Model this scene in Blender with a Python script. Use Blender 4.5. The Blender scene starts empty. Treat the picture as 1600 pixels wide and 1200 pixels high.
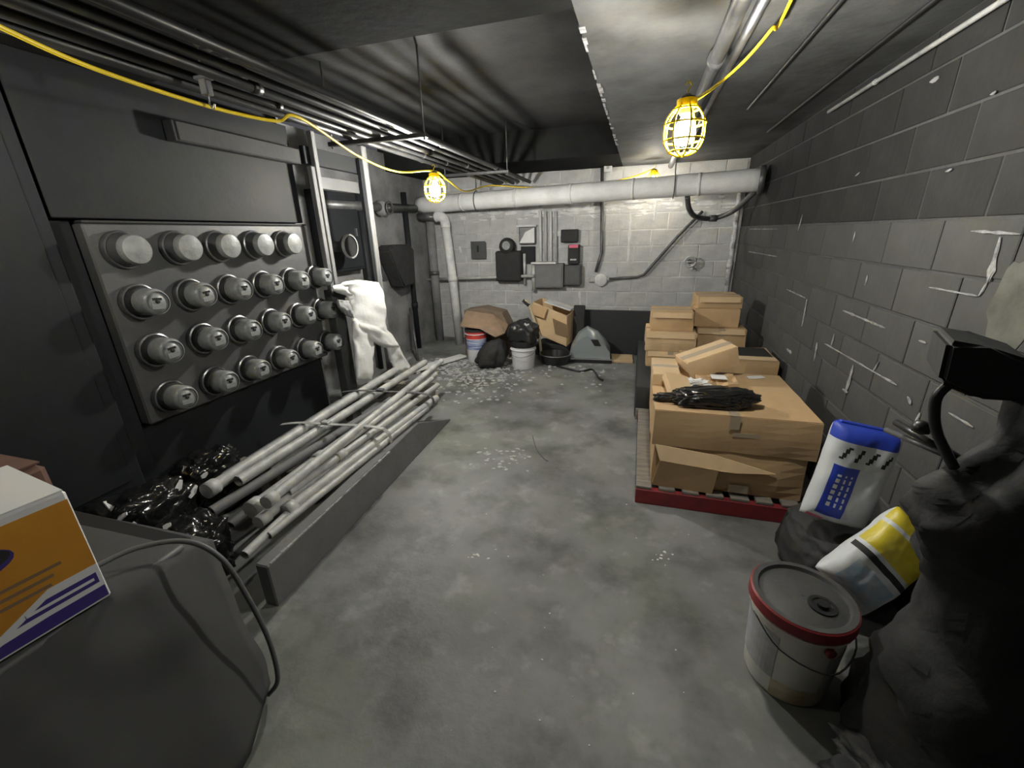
import bpy, bmesh, math, random
from mathutils import Vector, Matrix, noise
random.seed(7)
R_ = random.Random(11)
PI = math.pi
S = bpy.context.scene
COL = S.collection
# ------------------------------------------------------------------ camera
F, H = 655.0, 1.55
_d = Vector((50, 1830, F)).normalized()
_y = Vector((205, -245, F)); _y = (_y - _d * _y.dot(_d)).normalized()
_z = -_d; _x = _y.cross(_z)
ROT = Matrix((_x, _y, _z))                    # world = ROT @ (right, down, forward)
CAMP = Vector((0, 0, H))
cam = bpy.data.objects.new('camera', bpy.data.cameras.new('camera'))
COL.objects.link(cam)
right = ROT @ Vector((1, 0, 0)); up = ROT @ Vector((0, -1, 0)); back = ROT @ Vector((0, 0, -1))
cam.matrix_world = Matrix(((right.x, up.x, back.x, 0), (right.y, up.y, back.y, 0), (right.z, up.z, back.z, H), (0, 0, 0, 1)))
cam.data.sensor_width = 36; cam.data.lens = F / 1600 * 36
cam.data.clip_start = .02
S.camera = cam
# ------------------------------------------------------------------ light level
LAMP = 132.0           # emission strength of the string-light bulbs
S.view_settings.view_transform = 'Standard'
S.view_settings.look = 'None'
S.view_settings.exposure = 2.95
S.view_settings.gamma = 1
S.view_settings.use_curve_mapping = False
w = bpy.data.worlds.new('world'); S.world = w; w.use_nodes = True
w.node_tree.nodes['Background'].inputs[0].default_value = (.010, .010, .011, 1)
S.cycles.use_denoising = True
S.cycles.max_bounces = 8; S.cycles.diffuse_bounces = 5
S.cycles.sample_clamp_indirect = 3

# surveying helpers: a photograph pixel seen on a real plane of the room
def ray(px, py): return ROT @ Vector((px - 800., py - 600., F))
def onx(px, py, v): r = ray(px, py); return CAMP + r * (v / r.x)
def ony(px, py, v): r = ray(px, py); return CAMP + r * (v / r.y)
def onz(px, py, v): r = ray(px, py); return CAMP + r * ((v - H) / r.z)

# ------------------------------------------------------------------ materials
def mat(name, col, rough=.7, metal=0., col2=None, scale=6., amt=.5, bump=0., bscale=40., detail=6, trans=0., spec=None, emit=None, stretch=None):
    m = bpy.data.materials.new(name); m.use_nodes = True
    nt = m.node_tree; b = nt.nodes['Principled BSDF']
    b.inputs['Roughness'].default_value = rough; b.inputs['Metallic'].default_value = metal
    b.inputs['Base Color'].default_value = (*col, 1)
    if spec is not None: b.inputs['Specular IOR Level'].default_value = spec
    if trans: b.inputs['Transmission Weight'].default_value = trans
    if emit:
        b.inputs['Emission Color'].default_value = (*emit[0], 1); b.inputs['Emission Strength'].default_value = emit[1]
    if col2 or bump:
        tc = nt.nodes.new('ShaderNodeTexCoord'); src = tc.outputs['Object']
        if stretch:
            mp = nt.nodes.new('ShaderNodeMapping'); mp.inputs['Scale'].default_value = stretch
            nt.links.new(src, mp.inputs[0]); src = mp.outputs[0]
    if col2:
        n = nt.nodes.new('ShaderNodeTexNoise'); n.inputs['Scale'].default_value = scale; n.inputs['Detail'].default_value = detail
        n.inputs['Roughness'].default_value = .65
        r = nt.nodes.new('ShaderNodeValToRGB')
        r.color_ramp.elements[0].position = .5 - .25 * (1 - amt) - .05; r.color_ramp.elements[1].position = .5 + .25 * (1 - amt) + .05
        r.color_ramp.elements[0].color = (*col, 1); r.color_ramp.elements[1].color = (*col2, 1)
        nt.links.new(src, n.inputs['Vector']); nt.links.new(n.outputs['Fac'], r.inputs[0]); nt.links.new(r.outputs[0], b.inputs['Base Color'])
    if bump:
        n = nt.nodes.new('ShaderNodeTexNoise'); n.inputs['Scale'].default_value = bscale; n.inputs['Detail'].default_value = 5
        bp = nt.nodes.new('ShaderNodeBump'); bp.inputs['Strength'].default_value = bump; bp.inputs['Distance'].default_value = .01
        nt.links.new(src, n.inputs['Vector']); nt.links.new(n.outputs['Fac'], bp.inputs['Height']); nt.links.new(bp.outputs[0], b.inputs['Normal'])
    return m

def g(v, t=(1, 1, 1)): return (v * t[0], v * t[1], v * t[2])
M = dict(
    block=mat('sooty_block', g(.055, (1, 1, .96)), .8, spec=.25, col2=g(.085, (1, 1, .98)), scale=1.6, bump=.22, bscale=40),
    block_black=mat('dark_block', g(.020), .8, spec=.2, col2=g(.04), scale=1.6, bump=.22, bscale=40),
    mortar=mat('mortar', g(.030), .9, col2=g(.10), scale=2.2, amt=.2, bump=.5),
    mortar_pale=mat('pale_mortar', g(.36, (1, 1, .97)), .9, col2=g(.14), scale=24, amt=.6, bump=.6, bscale=60),
    backblock=mat('grey_back_wall_paint', g(.26), .75, col2=g(.72, (1, 1, .97)), scale=1.7, amt=.12, detail=9, bump=.5, bscale=30),
    backmortar=mat('pale_back_joint', g(.30), .85, col2=g(.8, (1, 1, .96)), scale=3.2, amt=.5, bump=.5),
    leftwall=mat('dark_panel_wall', g(.014, (.92, 1, 1.14)), .6, spec=.2, col2=g(.020, (.92, 1, 1.14)), scale=2.5, bump=.1),
    alcove=mat('sooty_alcove_wall', g(.07), .7, col2=g(.30), scale=2.6, amt=.15, detail=9, bump=.4, bscale=20),
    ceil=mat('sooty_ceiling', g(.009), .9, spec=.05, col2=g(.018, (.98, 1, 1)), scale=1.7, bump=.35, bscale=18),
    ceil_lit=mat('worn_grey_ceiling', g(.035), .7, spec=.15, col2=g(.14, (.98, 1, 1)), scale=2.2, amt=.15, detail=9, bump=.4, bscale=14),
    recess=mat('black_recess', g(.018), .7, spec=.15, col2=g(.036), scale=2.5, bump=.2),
    darkm=mat('dark_meter_cabinet', g(.060, (.98, 1, 1.03)), .42, col2=g(.085), scale=5, bump=.08),
    meter=mat('meter_grey', g(.20, (1, 1, .97)), .34, col2=g(.30, (.96, 1, .96)), scale=28, bump=.15),
    ring=mat('meter_ring_metal', g(.26), .32, .75, col2=g(.18), scale=20),
    dial=mat('meter_dial', g(.34, (.95, 1, .97)), .4, col2=g(.18), scale=30),
    blackp=mat('black_plastic', g(.018), .35, bump=.1),
    blacksh=mat('black_film', g(.012), .16, bump=.5, bscale=14),
    blackm=mat('matt_black', g(.012), .8),
    soot=mat('sooty_black', g(.014), .75, col2=g(.026), scale=9, bump=.2),
    concurb=mat('curb_grey_paint', g(.15), .7, col2=g(.19), scale=4, bump=.2),
    chip=mat('chipped_edge', g(.5), .8, col2=g(.2), scale=30),
    pipe=mat('dusty_steel_pipe', g(.62, (1, 1, .93)), .5, .1, col2=g(.30), scale=6, bump=.15),
    piped=mat('dark_pipe', g(.07), .4, .4, col2=g(.14), scale=8),
    cond=mat('ceiling_conduit', g(.045), .42, .45, col2=g(.025), scale=6),
    jacket=mat('pipe_jacket', g(.6, (1, 1, .97)), .75, col2=g(.8, (1, 1, .97)), scale=3, bump=.4, bscale=25),
    whitep=mat('white_pipe_paint', g(.75, (1, 1, .96)), .6, col2=g(.5), scale=7, bump=.2),
    lumber=mat('dusty_stud', g(.22, (1, .99, .97)), .8, col2=g(.11), scale=5, bump=.3, stretch=(8, 8, 1)),
    steel=mat('galvanised', g(.45), .35, .9, col2=g(.3), scale=12),
    yellow=mat('yellow_cord', (.85, .62, .02), .45),
    cage=mat('yellow_cage', (.95, .66, .002), .5, spec=.2, trans=.0),
    bulb=mat('lit_bulb', (1, 1, 1), .4, emit=((1.0, .985, .93), LAMP)),
    card=mat('cardboard', (.56, .385, .205), .8, col2=(.48, .32, .17), scale=3.5, bump=.12, bscale=12),
    card2=mat('cardboard_light', (.66, .48, .28), .8, col2=(.56, .40, .23), scale=4, bump=.12, bscale=12),
    cardd=mat('cardboard_dark', (.20, .125, .07), .85, col2=(.26, .17, .09), scale=4, bump=.15),
    tape=mat('packing_tape', (.42, .34, .24), .22, spec=.6),
    wood=mat('pallet_wood', (.27, .24, .2), .85, col2=(.16, .14, .12), scale=6, bump=.4, stretch=(1, 6, 6)),
    redp=mat('red_paint', (.30, .025, .03), .55, col2=(.18, .02, .025), scale=9, bump=.2),
    redlid=mat('red_rim', (.30, .028, .028), .45, col2=(.19, .022, .022), scale=7),
    lid=mat('grey_dusty_lid', g(.045), .6, col2=g(.075), scale=8, bump=.2),
    pail=mat('pail_white', g(.85, (1, 1, .93)), .4, col2=(.66, .60, .48), scale=6, amt=.3, bump=.1),
    stain=mat('tan_stain', (.50, .37, .17), .5, col2=(.80, .74, .60), scale=7, amt=.6),
    label=mat('pail_label', g(.38), .5, col2=g(.62), scale=12),
    white=mat('white_plastic', g(.7), .5),
    cloth=mat('white_coverall', g(.72, (1, 1, .96)), .85, bump=.4, bscale=22),
    clothd=mat('grey_cloth', g(.3), .9),
    paper=mat('paper', g(.7, (1, 1, .97)), .85),
    blue=mat('blue_print', (.02, .05, .40), .45),
    bluel=mat('pale_blue_print', (.25, .42, .55), .45, col2=g(.5), scale=20),
    purple=mat('purple_print', (.05, .03, .20), .5),
    orange=mat('orange_print', (.60, .27, .025), .5, col2=(.48, .20, .02), scale=4),
    bagw=mat('bag_white', g(.62, (.97, 1, 1)), .38, bump=.4, bscale=9),
    bagy=mat('bag_yellow', (.62, .50, .03), .4, bump=.5, bscale=12),
    brown=mat('brown_board', (.16, .085, .06), .85, col2=(.11, .06, .045), scale=5),
    tarp=mat('dark_grey_tarp', g(.050), .75, col2=g(.062), scale=5, bump=.25, bscale=8),
    hose=mat('grey_hose', g(.12), .5),
    floor=None,
    pink=mat('pink_tag', (.7, .12, .2), .5),
    silver=mat('silver_hood', g(.42, (.9, 1, 1.02)), .3, .5),
    chrome=mat('chrome', g(.8), .15, 1),
    plaster=mat('plaster_chip', g(.55, (1, 1, .95)), .9, col2=g(.3), scale=20),
    rug=mat('black_sheet', g(.025, (.95, 1, 1.1)), .7, bump=.1),
    lampblk=mat('socket_black', g(.03), .5),
    orangeT=mat('tan_rag', (.4, .25, .1), .9),
)
# floor: painted concrete with scuffs, stains and pale scrapes
def floor_mat():
    m = bpy.data.materials.new('sealed_concrete'); m.use_nodes = True; nt = m.node_tree; b = nt.nodes['Principled BSDF']
    L = nt.links.new
    tc = nt.nodes.new('ShaderNodeTexCoord')
    def nz(s, d=6):
        n = nt.nodes.new('ShaderNodeTexNoise'); n.inputs['Scale'].default_value = s; n.inputs['Detail'].default_value = d; n.inputs['Roughness'].default_value = .6
        L(tc.outputs['Object'], n.inputs['Vector']); return n
    def ramp(n, p0, c0, p1, c1):
        r = nt.nodes.new('ShaderNodeValToRGB'); r.color_ramp.elements[0].position = p0; r.color_ramp.elements[1].position = p1
        r.color_ramp.elements[0].color = (*c0, 1); r.color_ramp.elements[1].color = (*c1, 1); L(n.outputs['Fac'], r.inputs[0]); return r
    a = ramp(nz(1.3), .35, g(.13, (1, 1.01, .97)), .62, g(.235, (1, 1.01, .99)))
    o = ramp(nz(.9, 3), .5, (1, 1, 1), .75, (.95, 1.0, .78))
    s = ramp(nz(6, 9), .55, (1, 1, 1), .80, (1.7, 1.7, 1.7))
    k = ramp(nz(2.6, 7), .32, (.62, .62, .60), .50, (1, 1, 1))
    prev = a.outputs[0]
    for x in (o, s, k):
        mx = nt.nodes.new('ShaderNodeMix'); mx.data_type = 'RGBA'; mx.blend_type = 'MULTIPLY'; mx.inputs[0].default_value = 1
        L(prev, mx.inputs[6]); L(x.outputs[0], mx.inputs[7]); prev = mx.outputs[2]
    L(prev, b.inputs['Base Color'])
    rr = ramp(nz(2.1), .3, g(.42), .7, g(.66)); L(rr.outputs[0], b.inputs['Roughness'])
    bp = nt.nodes.new('ShaderNodeBump'); bp.inputs['Strength'].default_value = .18; bp.inputs['Distance'].default_value = .01
    L(nz(30).outputs['Fac'], bp.inputs['Height']); L(bp.outputs[0], b.inputs['Normal'])
    return m
M['floor'] = floor_mat()

# ------------------------------------------------------------------ object helpers
def link(name, me, parent=None, loc=None):
    o = bpy.data.objects.new(name, me); COL.objects.link(o)
    if parent: o.parent = parent
    if loc is not None: o.location = loc
    return o
def obj(name, bm, m, parent=None, loc=None, smooth=False, rot=None):
    me = bpy.data.meshes.new(name)
    bmesh.ops.recalc_face_normals(bm, faces=bm.faces[:])
    bm.to_mesh(me); bm.free()
    for x in (m if isinstance(m, (list, tuple)) else [m]): me.materials.append(M[x] if isinstance(x, str) else x)
    if smooth:
        for p in me.polygons: p.use_smooth = True
        if smooth != 'all':
            try: me.set_sharp_from_angle(angle=math.radians(40))
            except Exception: pass
    o = link(name, me, parent, loc)
    if rot: o.rotation_euler = rot
    return o
def thing(name, label, cat, loc=(0, 0, 0), rot=(0, 0, 0), group=None):
    o = bpy.data.objects.new(name, None); COL.objects.link(o); o.empty_display_size = .1
    o.location = loc; o.rotation_euler = rot
    return tag(o, label, cat, group)
def tag(o, label=None, cat=None, group=None, kind=None):
    if label: o['label'] = label
    if cat: o['category'] = cat
    if group: o['group'] = group
    if kind: o['kind'] = kind
    return o
def struct(name, bm, m, loc=None, smooth=False): return tag(obj(name, bm, m, None, loc, smooth), kind='structure')
def copy_tree(o, parent=None, label=None):
    c = o.copy(); COL.objects.link(c); c.parent = parent
    if label: c['label'] = label
    for ch in o.children: copy_tree(ch, c)
    return c
def box(bm, x0, x1, y0, y1, z0, z1, bev=0., mi=0, seg=1):
    vs = [bm.verts.new((x, y, z)) for x in (x0, x1) for y in (y0, y1) for z in (z0, z1)]
    fs = [bm.faces.new([vs[i] for i in q]) for q in ((0, 1, 3, 2), (4, 6, 7, 5), (0, 4, 5, 1), (2, 3, 7, 6), (0, 2, 6, 4), (1, 5, 7, 3))]
    for f in fs: f.material_index = mi
    if bev > 0:
        es = list({e for f in fs for e in f.edges})
        r = bmesh.ops.bevel(bm, geom=es, offset=bev, segments=seg, profile=.5, affect='EDGES')
        for f in r['faces']: f.material_index = mi
        vs = list({v for f in r['faces'] for v in f.verts})
    return vs
def B(*a, **k): bm = bmesh.new(); box(bm, *a, **k); return bm
def tube(bm, pts, r, n=8, mi=0, cap=True):
    pts = [Vector(p) for p in pts]; rings = []
    rr = r if isinstance(r, (list, tuple)) else [r] * len(pts)
    up_ = Vector((0, 0, 1)); prev = None
    for i, p in enumerate(pts):
        t = (pts[min(i + 1, len(pts) - 1)] - pts[max(i - 1, 0)]).normalized()
        if prev is None:
            a = t.cross(up_ if abs(t.z) < .9 else Vector((1, 0, 0))).normalized()
        else:
            a = (prev - t * prev.dot(t)).normalized()
        prev = a; b = t.cross(a)
        rings.append([bm.verts.new(p + (a * math.cos(2 * PI * k / n) + b * math.sin(2 * PI * k / n)) * rr[i]) for k in range(n)])
    for i in range(len(rings) - 1):
        for k in range(n):
            f = bm.faces.new((rings[i][k], rings[i][(k + 1) % n], rings[i + 1][(k + 1) % n], rings[i + 1][k])); f.material_index = mi; f.smooth = True
    if cap:
        for q in (rings[0][::-1], rings[-1]):
            f = bm.faces.new(q); f.material_index = mi
def T(*a, **k): bm = bmesh.new(); tube(bm, *a, **k); return bm
def smooth_path(pts, k=6):
    pts = [Vector(p) for p in pts]; out = []
    for i in range(len(pts) - 1):
        p0 = pts[max(i - 1, 0)]; p1 = pts[i]; p2 = pts[i + 1]; p3 = pts[min(i + 2, len(pts) - 1)]
        for j in range(k):
            t = j / k
            out.append(.5 * ((2 * p1) + (p2 - p0) * t + (2 * p0 - 5 * p1 + 4 * p2 - p3) * t * t + (3 * p1 - p0 - 3 * p2 + p3) * t ** 3))
    out.append(pts[-1]); return out
def lathe(bm, prof, n=24, axis='z', mi=0, o=(0, 0, 0), cap=True):
    rings = []
    for r, z in prof:
        ring = []
        for k in range(n):
            a = 2 * PI * k / n; c, s = r * math.cos(a), r * math.sin(a)
            v = {'z': (c, s, z), 'x': (z, c, s), 'y': (s, z, c)}[axis]
            ring.append(bm.verts.new((v[0] + o[0], v[1] + o[1], v[2] + o[2])))
        rings.append(ring)
    for i in range(len(rings) - 1):
        for k in range(n):
            f = bm.faces.new((rings[i][k], rings[i][(k + 1) % n], rings[i + 1][(k + 1) % n], rings[i + 1][k])); f.material_index = mi; f.smooth = True
    if cap:
        for q in (rings[0][::-1], rings[-1]):
            if len(q) > 2: f = bm.faces.new(q); f.material_index = mi
def LA(*a, **k): bm = bmesh.new(); lathe(bm, *a, **k); return bm
def prism(bm, poly, x0, x1, axis='x', mi=0):
    def P(a, b, c): return {'x': (c, a, b), 'y': (a, c, b), 'z': (a, b, c)}[axis]
    A = [bm.verts.new(P(a, b, x0)) for a, b in poly]; Bv = [bm.verts.new(P(a, b, x1)) for a, b in poly]
    n = len(poly)
    for i in range(n): bm.faces.new((A[i], A[(i + 1) % n], Bv[(i + 1) % n], Bv[i])).material_index = mi
    bm.faces.new(A[::-1]).material_index = mi; bm.faces.new(Bv).material_index = mi
def PR(*a, **k): bm = bmesh.new(); prism(bm, *a, **k); return bm
def blob(sx, sy, sz, amp=.15, freq=3., seed=0, sub=4, flat=True):
    """a crumpled bag-like lump that sits on z=0"""
    bm = bmesh.new(); bmesh.ops.create_icosphere(bm, subdivisions=sub, radius=1)
    for v in bm.verts:
        p = v.co.copy(); q = p * freq + Vector((seed * 7.3, seed * 3.1, 0))
        d = 1 + amp * (noise.noise(q) + .6 * abs(noise.noise(q * 2.3)) + .35 * noise.noise(q * 5))
        e = .75
        p = Vector([math.copysign(abs(c) ** e, c) for c in p]) * d
        v.co = Vector((p.x * sx, p.y * sy, (p.z + 1) * sz))
        if flat and v.co.z < 0.0: v.co.z = 0
    z0 = min(v.co.z for v in bm.verts)
    for v in bm.verts: v.co.z -= z0
    return bm

# ================================================================== THE SETTING
XR, YB, XL, XA, YF = 1.15, 6.1, -2.62, -3.12, -2.4
ZC, ZR = 2.32, 2.62
bm = B(-3.3, 1.35, YF - .2, YB + .2, -.1, 0); struct('floor', bm, 'floor')
# right wall of concrete blocks
def block_wall(name, m_block, m_mortar, length, height, to_world, seed, zmax, jit=.0025):
    """blocks 0.4 x 0.2, each its own object with shared meshes; u along the wall, +d out of it"""
    rnd = random.Random(seed)
    bmb = bmesh.new()
    c = [to_world(u, z, d) for u in (-.2, length + .2) for z in (0, height) for d in (-.12, -.006)]
    vs = [bmb.verts.new(x) for x in c]
    for q in ((0, 1, 3, 2), (4, 6, 7, 5), (0, 4, 5, 1), (2, 3, 7, 6), (0, 2, 6, 4), (1, 5, 7, 3)): bmb.faces.new([vs[i] for i in q])
    wall = struct(name, bmb, m_mortar)
    meshes = {}
    def mesh(wd, ht):
        key = (round(wd, 3), round(ht, 3))
        if key not in meshes:
            b2 = bmesh.new()
            jw = .0055
            p = [(jw, jw), (wd - jw, jw), (wd - jw, ht - jw), (jw, ht - jw)]
            e = .004
            q = [(jw + e, jw + e), (wd - jw - e, jw + e), (wd - jw - e, ht - jw - e), (jw + e, ht - jw - e)]
            o0 = to_world(0, 0, 0)
            def W(u, z, d): return to_world(u, z, d) - o0
            r0 = [b2.verts.new(W(u, z, -.02)) for u, z in p]; r1 = [b2.verts.new(W(u, z, -.003)) for u, z in p]; r2 = [b2.verts.new(W(u, z, 0)) for u, z in q]
            for a, b_ in ((r0, r1), (r1, r2)):
                for i in range(4): b2.faces.new((a[i], a[(i + 1) % 4], b_[(i + 1) % 4], b_[i]))
            b2.faces.new(r2); b2.faces.new(r0[::-1])
            bmesh.ops.recalc_face_normals(b2, faces=b2.faces[:])
            me = bpy.data.meshes.new('block'); b2.to_mesh(me); b2.free(); me.materials.append(M[m_block]); meshes[key] = me
        return meshes[key]
    return wall, mesh, rnd
CH, CL, Z0 = .2015, .403, .150    # course height, block length, height of the first joint
def lay(wall, mesh, rnd, to_world, length, height, u0, off_of, ok=lambda u, z: True, dark_above=9):
    z = Z0 - CH; row = 0
    while z < height - .01:
        za, zb = max(z, 0), min(z + CH, height)
        u = u0 - CL + off_of(row)
        while u < length:
            ua, ub = max(u, u0), min(u + CL, length)
            if ub - ua > .05 and zb - za > .04 and ok((ua + ub) / 2, (za + zb) / 2):
                o = link('block', mesh(ub - ua, zb - za), wall)
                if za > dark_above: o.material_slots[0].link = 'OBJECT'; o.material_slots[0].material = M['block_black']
                o.location = to_world(ua, za, rnd.uniform(-.0022, .0015))
            u += CL
        z += CH; row += 1
tw = lambda u, z, d: Vector((XR - d, u, z))
wr, me_, rn = block_wall('wall_right', 'block', 'mortar', YB, ZC, tw, 1, 0)
wr['kind'] = 'structure'
lay(wr, me_, rn, tw, YB, ZC, .5, lambda r: (.09 if r % 2 else .29), dark_above=1.5)  # courses above this height take the darker block material
bm = B(XR, XR + .12, YF - .1, .3, 0, ZC); struct('wall_right_near', bm, 'block')
tb = lambda u, z, d: Vector((u - 3.2, YB - d, z))
wb, me_, rn = block_wall('wall_back', 'backblock', 'backmortar', 4.4, ZC, tb, 2, 0)
lay(wb, me_, rn, tb, 4.34, ZC, .08, lambda r: (.0 if r % 2 else .2))
# pale mortar smears that show on the joints of the right wall
def smear(p, q, wd, m='mortar_pale', out=.0035):
    """p, q: photograph pixels of the two ends, on the right wall"""
    a, b_ = onx(*p, XR), onx(*q, XR); d = (b_ - a); L = d.length; d.normalize(); n = Vector((-1, 0, 0)); s = d.cross(n)
    bm = bmesh.new(); k = max(3, int(L / .03)); rows = []
    for i in range(k + 1):
        t = i / k; ww = 1.5 * wd * (.35 + .9 * abs(noise.noise(Vector((t * 6 + p[0], p[1], 0))))) * (1 if 0 < i < k else .3)
        c = a + d * L * t; c.x = XR - out
        rows.append([bm.verts.new(c + s * ww / 2), bm.verts.new(c - s * ww / 2), bm.verts.new(c - s * ww * .3 + n * .003), bm.verts.new(c + s * ww * .3 + n * .003)])
    for i in range(k):
        A, C_ = rows[i], rows[i + 1]
        for x, y in ((0, 3), (3, 2), (2, 1)): bm.faces.new((A[x], A[y], C_[y], C_[x]))
    obj('mortar_smear', bm, m, wr)
for p, q, wd in [((1566, 370), (1546, 440), .03), ((1546, 440), (1532, 463), .022), ((1454, 449), (1530, 463), .012), ((1262, 467), (1254, 510), .035),
                 ((1305, 522), (1300, 540), .03), ((1335, 570), (1322, 615), .03), ((1290, 537), (1403, 602), .012), ((1278, 535), (1273, 565), .022),
                 ((1318, 485), (1385, 513), .012), ((1170, 393), (1215, 401), .012), ((1230, 452), (1260, 466), .010), ((1375, 565), (1366, 580), .02),
                 ((1338, 362), (1334, 378), .02), ((1357, 430), (1353, 446), .025), ((1420, 620), (1425, 632), .035), ((1440, 645), (1432, 660), .03),
                 ((1485, 645), (1523, 668), .012), ((1318, 608), (1326, 614), .03), ((1345, 269), (1338, 275), .02), ((1480, 268), (1490, 264), .02),
                 ((1520, 361), (1598, 366), .012), ((1560, 142), (1550, 148), .02), ((1470, 120), (1455, 128), .04), ((1172, 358), (1216, 358), .01),
                 ((1255, 335), (1248, 360), .03), ((1438, 532), (1450, 537), .02), ((1468, 540), (1474, 545), .015), ((1230, 545), (1238, 552), .03)]:
    smear(p, q, wd)
# unpainted patch of wall beyond the machine
bm = bmesh.new(); c = onx(1590, 470, XR)
vs = [bm.verts.new((XR - .003, c.y + .10 * math.cos(a) * (1 + .3 * noise.noise(Vector((a * 2, 1, 1)))), c.z - .02 + .16 * math.sin(a) * (1 + .3 * noise.noise(Vector((a * 2, 5, 1)))))) for a in [i * PI / 14 for i in range(28)]]
bm.faces.new(vs); obj('bare_patch', bm, mat('bare_block', (.13, .13, .11), .9, col2=(.07, .07, .06), scale=9), wr)
# left wall, alcove beyond the meters
struct('wall_left', B(XL - .12, XL, YF, 2.9, 0, ZC + .2), 'leftwall')
bm = B(XA - .12, XA, 2.9, YB, 0, ZC + .2); box(bm, XA - .12, XL, 2.86, 2.92, 0, ZC + .2); struct('wall_left_alcove', bm, 'alcove')
struct('wall_front', B(-2.8, 1.3, YF - .12, YF, 0, ZC + .3), 'leftwall')
# ceiling: low slab on the right, in front and behind, with a raised bay between
XC, YN, YX = -.30, 1.90, 5.12
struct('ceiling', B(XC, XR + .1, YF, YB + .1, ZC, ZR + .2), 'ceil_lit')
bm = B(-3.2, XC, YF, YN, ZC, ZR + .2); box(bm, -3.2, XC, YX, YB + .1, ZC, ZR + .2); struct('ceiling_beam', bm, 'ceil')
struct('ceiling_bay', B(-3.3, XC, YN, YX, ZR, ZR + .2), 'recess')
# chipped pale edge of the slab
bm = bmesh.new()
for i in range(26):
    y = YN + .15 + i * .1 + R_.uniform(-.03, .03)
    if R_.random() < .6 and y < 4.6: box(bm, XC - .004, XC + .018 * R_.random() + .004, y, y + R_.uniform(.03, .09), ZC - .003, ZC + R_.uniform(.01, .04))
tag(obj('trim_1', bm, 'chip'), kind='structure')

# ================================================================== PIPES AND CONDUITS OVERHEAD
def pipe_thing(name, label, cat, pts, r, m, n=12, group=None, couplings=(), cr=1.25, cm=None):
    t = thing(name, label, cat, pts[0], group=group); o = Vector(pts[0])
    P = [Vector(p) - o for p in pts]
    obj('pipe_run', T(P, r, n=n), m, t)
    for c in couplings:
        a, b_ = P[0], P[-1]; d = (b_ - a).normalized(); q = a + (b_ - a) * c
        obj('coupling', T([q - d * r * 1.1, q + d * r * 1.1], r * cr, n=n), cm or m, t)
    return t
# eight conduits hung under the left side of the ceiling
nm = ['innermost', 'second from the room side', 'third from the room side', 'fourth from the room side', 'fifth from the room side', 'sixth from the room side', 'seventh from the room side', 'outermost, nearest the left wall']
for i in range(8):
    x = -1.46 - i * .075; zz = 2.20 + .012 * ((i * 5) % 3 - 1)
    pipe_thing('ceiling_conduit', 'long dark metal conduit under the ceiling on the left, ' + nm[i], 'conduit',
               [(x, -1.2, zz), (x + .006 * (-1) ** i, 2, zz - .004), (x - .01, 5.9, zz)], .0165 if i % 3 else .021, 'cond', n=10,
               couplings=(.36 + .02 * i, .62 + .013 * i, .8 - .01 * i), group='conduits running along the ceiling')
def trapeze(y, label):
    t = thing('conduit_hanger', label, 'hanger', (-1.72, y, 2.15))
    bm = B(-.36, .37, -.022, .022, -.012, .014, bev=.003); obj('crossbar', bm, 'cond', t)
    top = (ZR if YN < y < YX else ZC) - 2.15
    for x in (-.34, .35):
        obj('hanger_rod', T([(x, 0, -.025), (x, 0, top)], .006, n=6), 'piped', t)
trapeze(2.75, 'metal crossbar on two rods under the conduits, at the meter frame')
trapeze(4.55, 'metal crossbar on two rods under the conduits, farthest one')
# clamp with a glint where the cord passes (photo left)
c = onz(325, 150, 2.12)
t = thing('cord_clamp', 'small shiny metal beam clamp above the yellow cord at left', 'clamp', c)
obj('clamp_body', B(-.02, .02, -.015, .015, 0, .07, bev=.004), 'steel', t)
obj('clamp_jaw', B(-.035, .03, -.02, .02, .055, .07, bev=.003), 'steel', t)
obj('hanger_rod', T([(0, 0, .06), (0, 0, ZC - c.z)], .005, n=6), 'piped', t)
obj('hook', T(smooth_path([(0, 0, 0), (.0, 0, -.03), (.015, 0, -.045), (.025, 0, -.03)]), .004, n=6), 'steel', t)
# conduits on the right-hand slab
pipe_thing('ceiling_pipe', 'dark iron pipe on the ceiling passing above the near lamp', 'pipe', [(.265, -1, ZC - .045), (.265, 5.95, ZC - .045)], .032, 'piped', couplings=(.5, .72))
pipe_thing('ceiling_pipe', 'pale grey pipe beside the dark iron pipe, above the near lamp', 'pipe', [(.345, 1.9, ZC - .028), (.345, 5.2, ZC - .028)], .02, 'steel')
pipe_thing('ceiling_pipe', 'thin grey conduit on the ceiling between near lamp and right wall', 'conduit', [(.62, -1, ZC - .016), (.62, 3.6, ZC - .016)], .010, 'cond')
pipe_thing('wall_conduit', 'pale conduit along the top of the right block wall', 'conduit', [(XR - .022, .6, ZC - .06), (XR - .022, 3.7, ZC - .06)], .011, 'pipe', couplings=(.4, .8))
pipe_thing('ceiling_pipe', 'thin dark conduit on the ceiling above the block wall', 'conduit', [(.95, -1, ZC - .014), (.95, 4.5, ZC - .014)], .009, 'cond')
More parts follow.
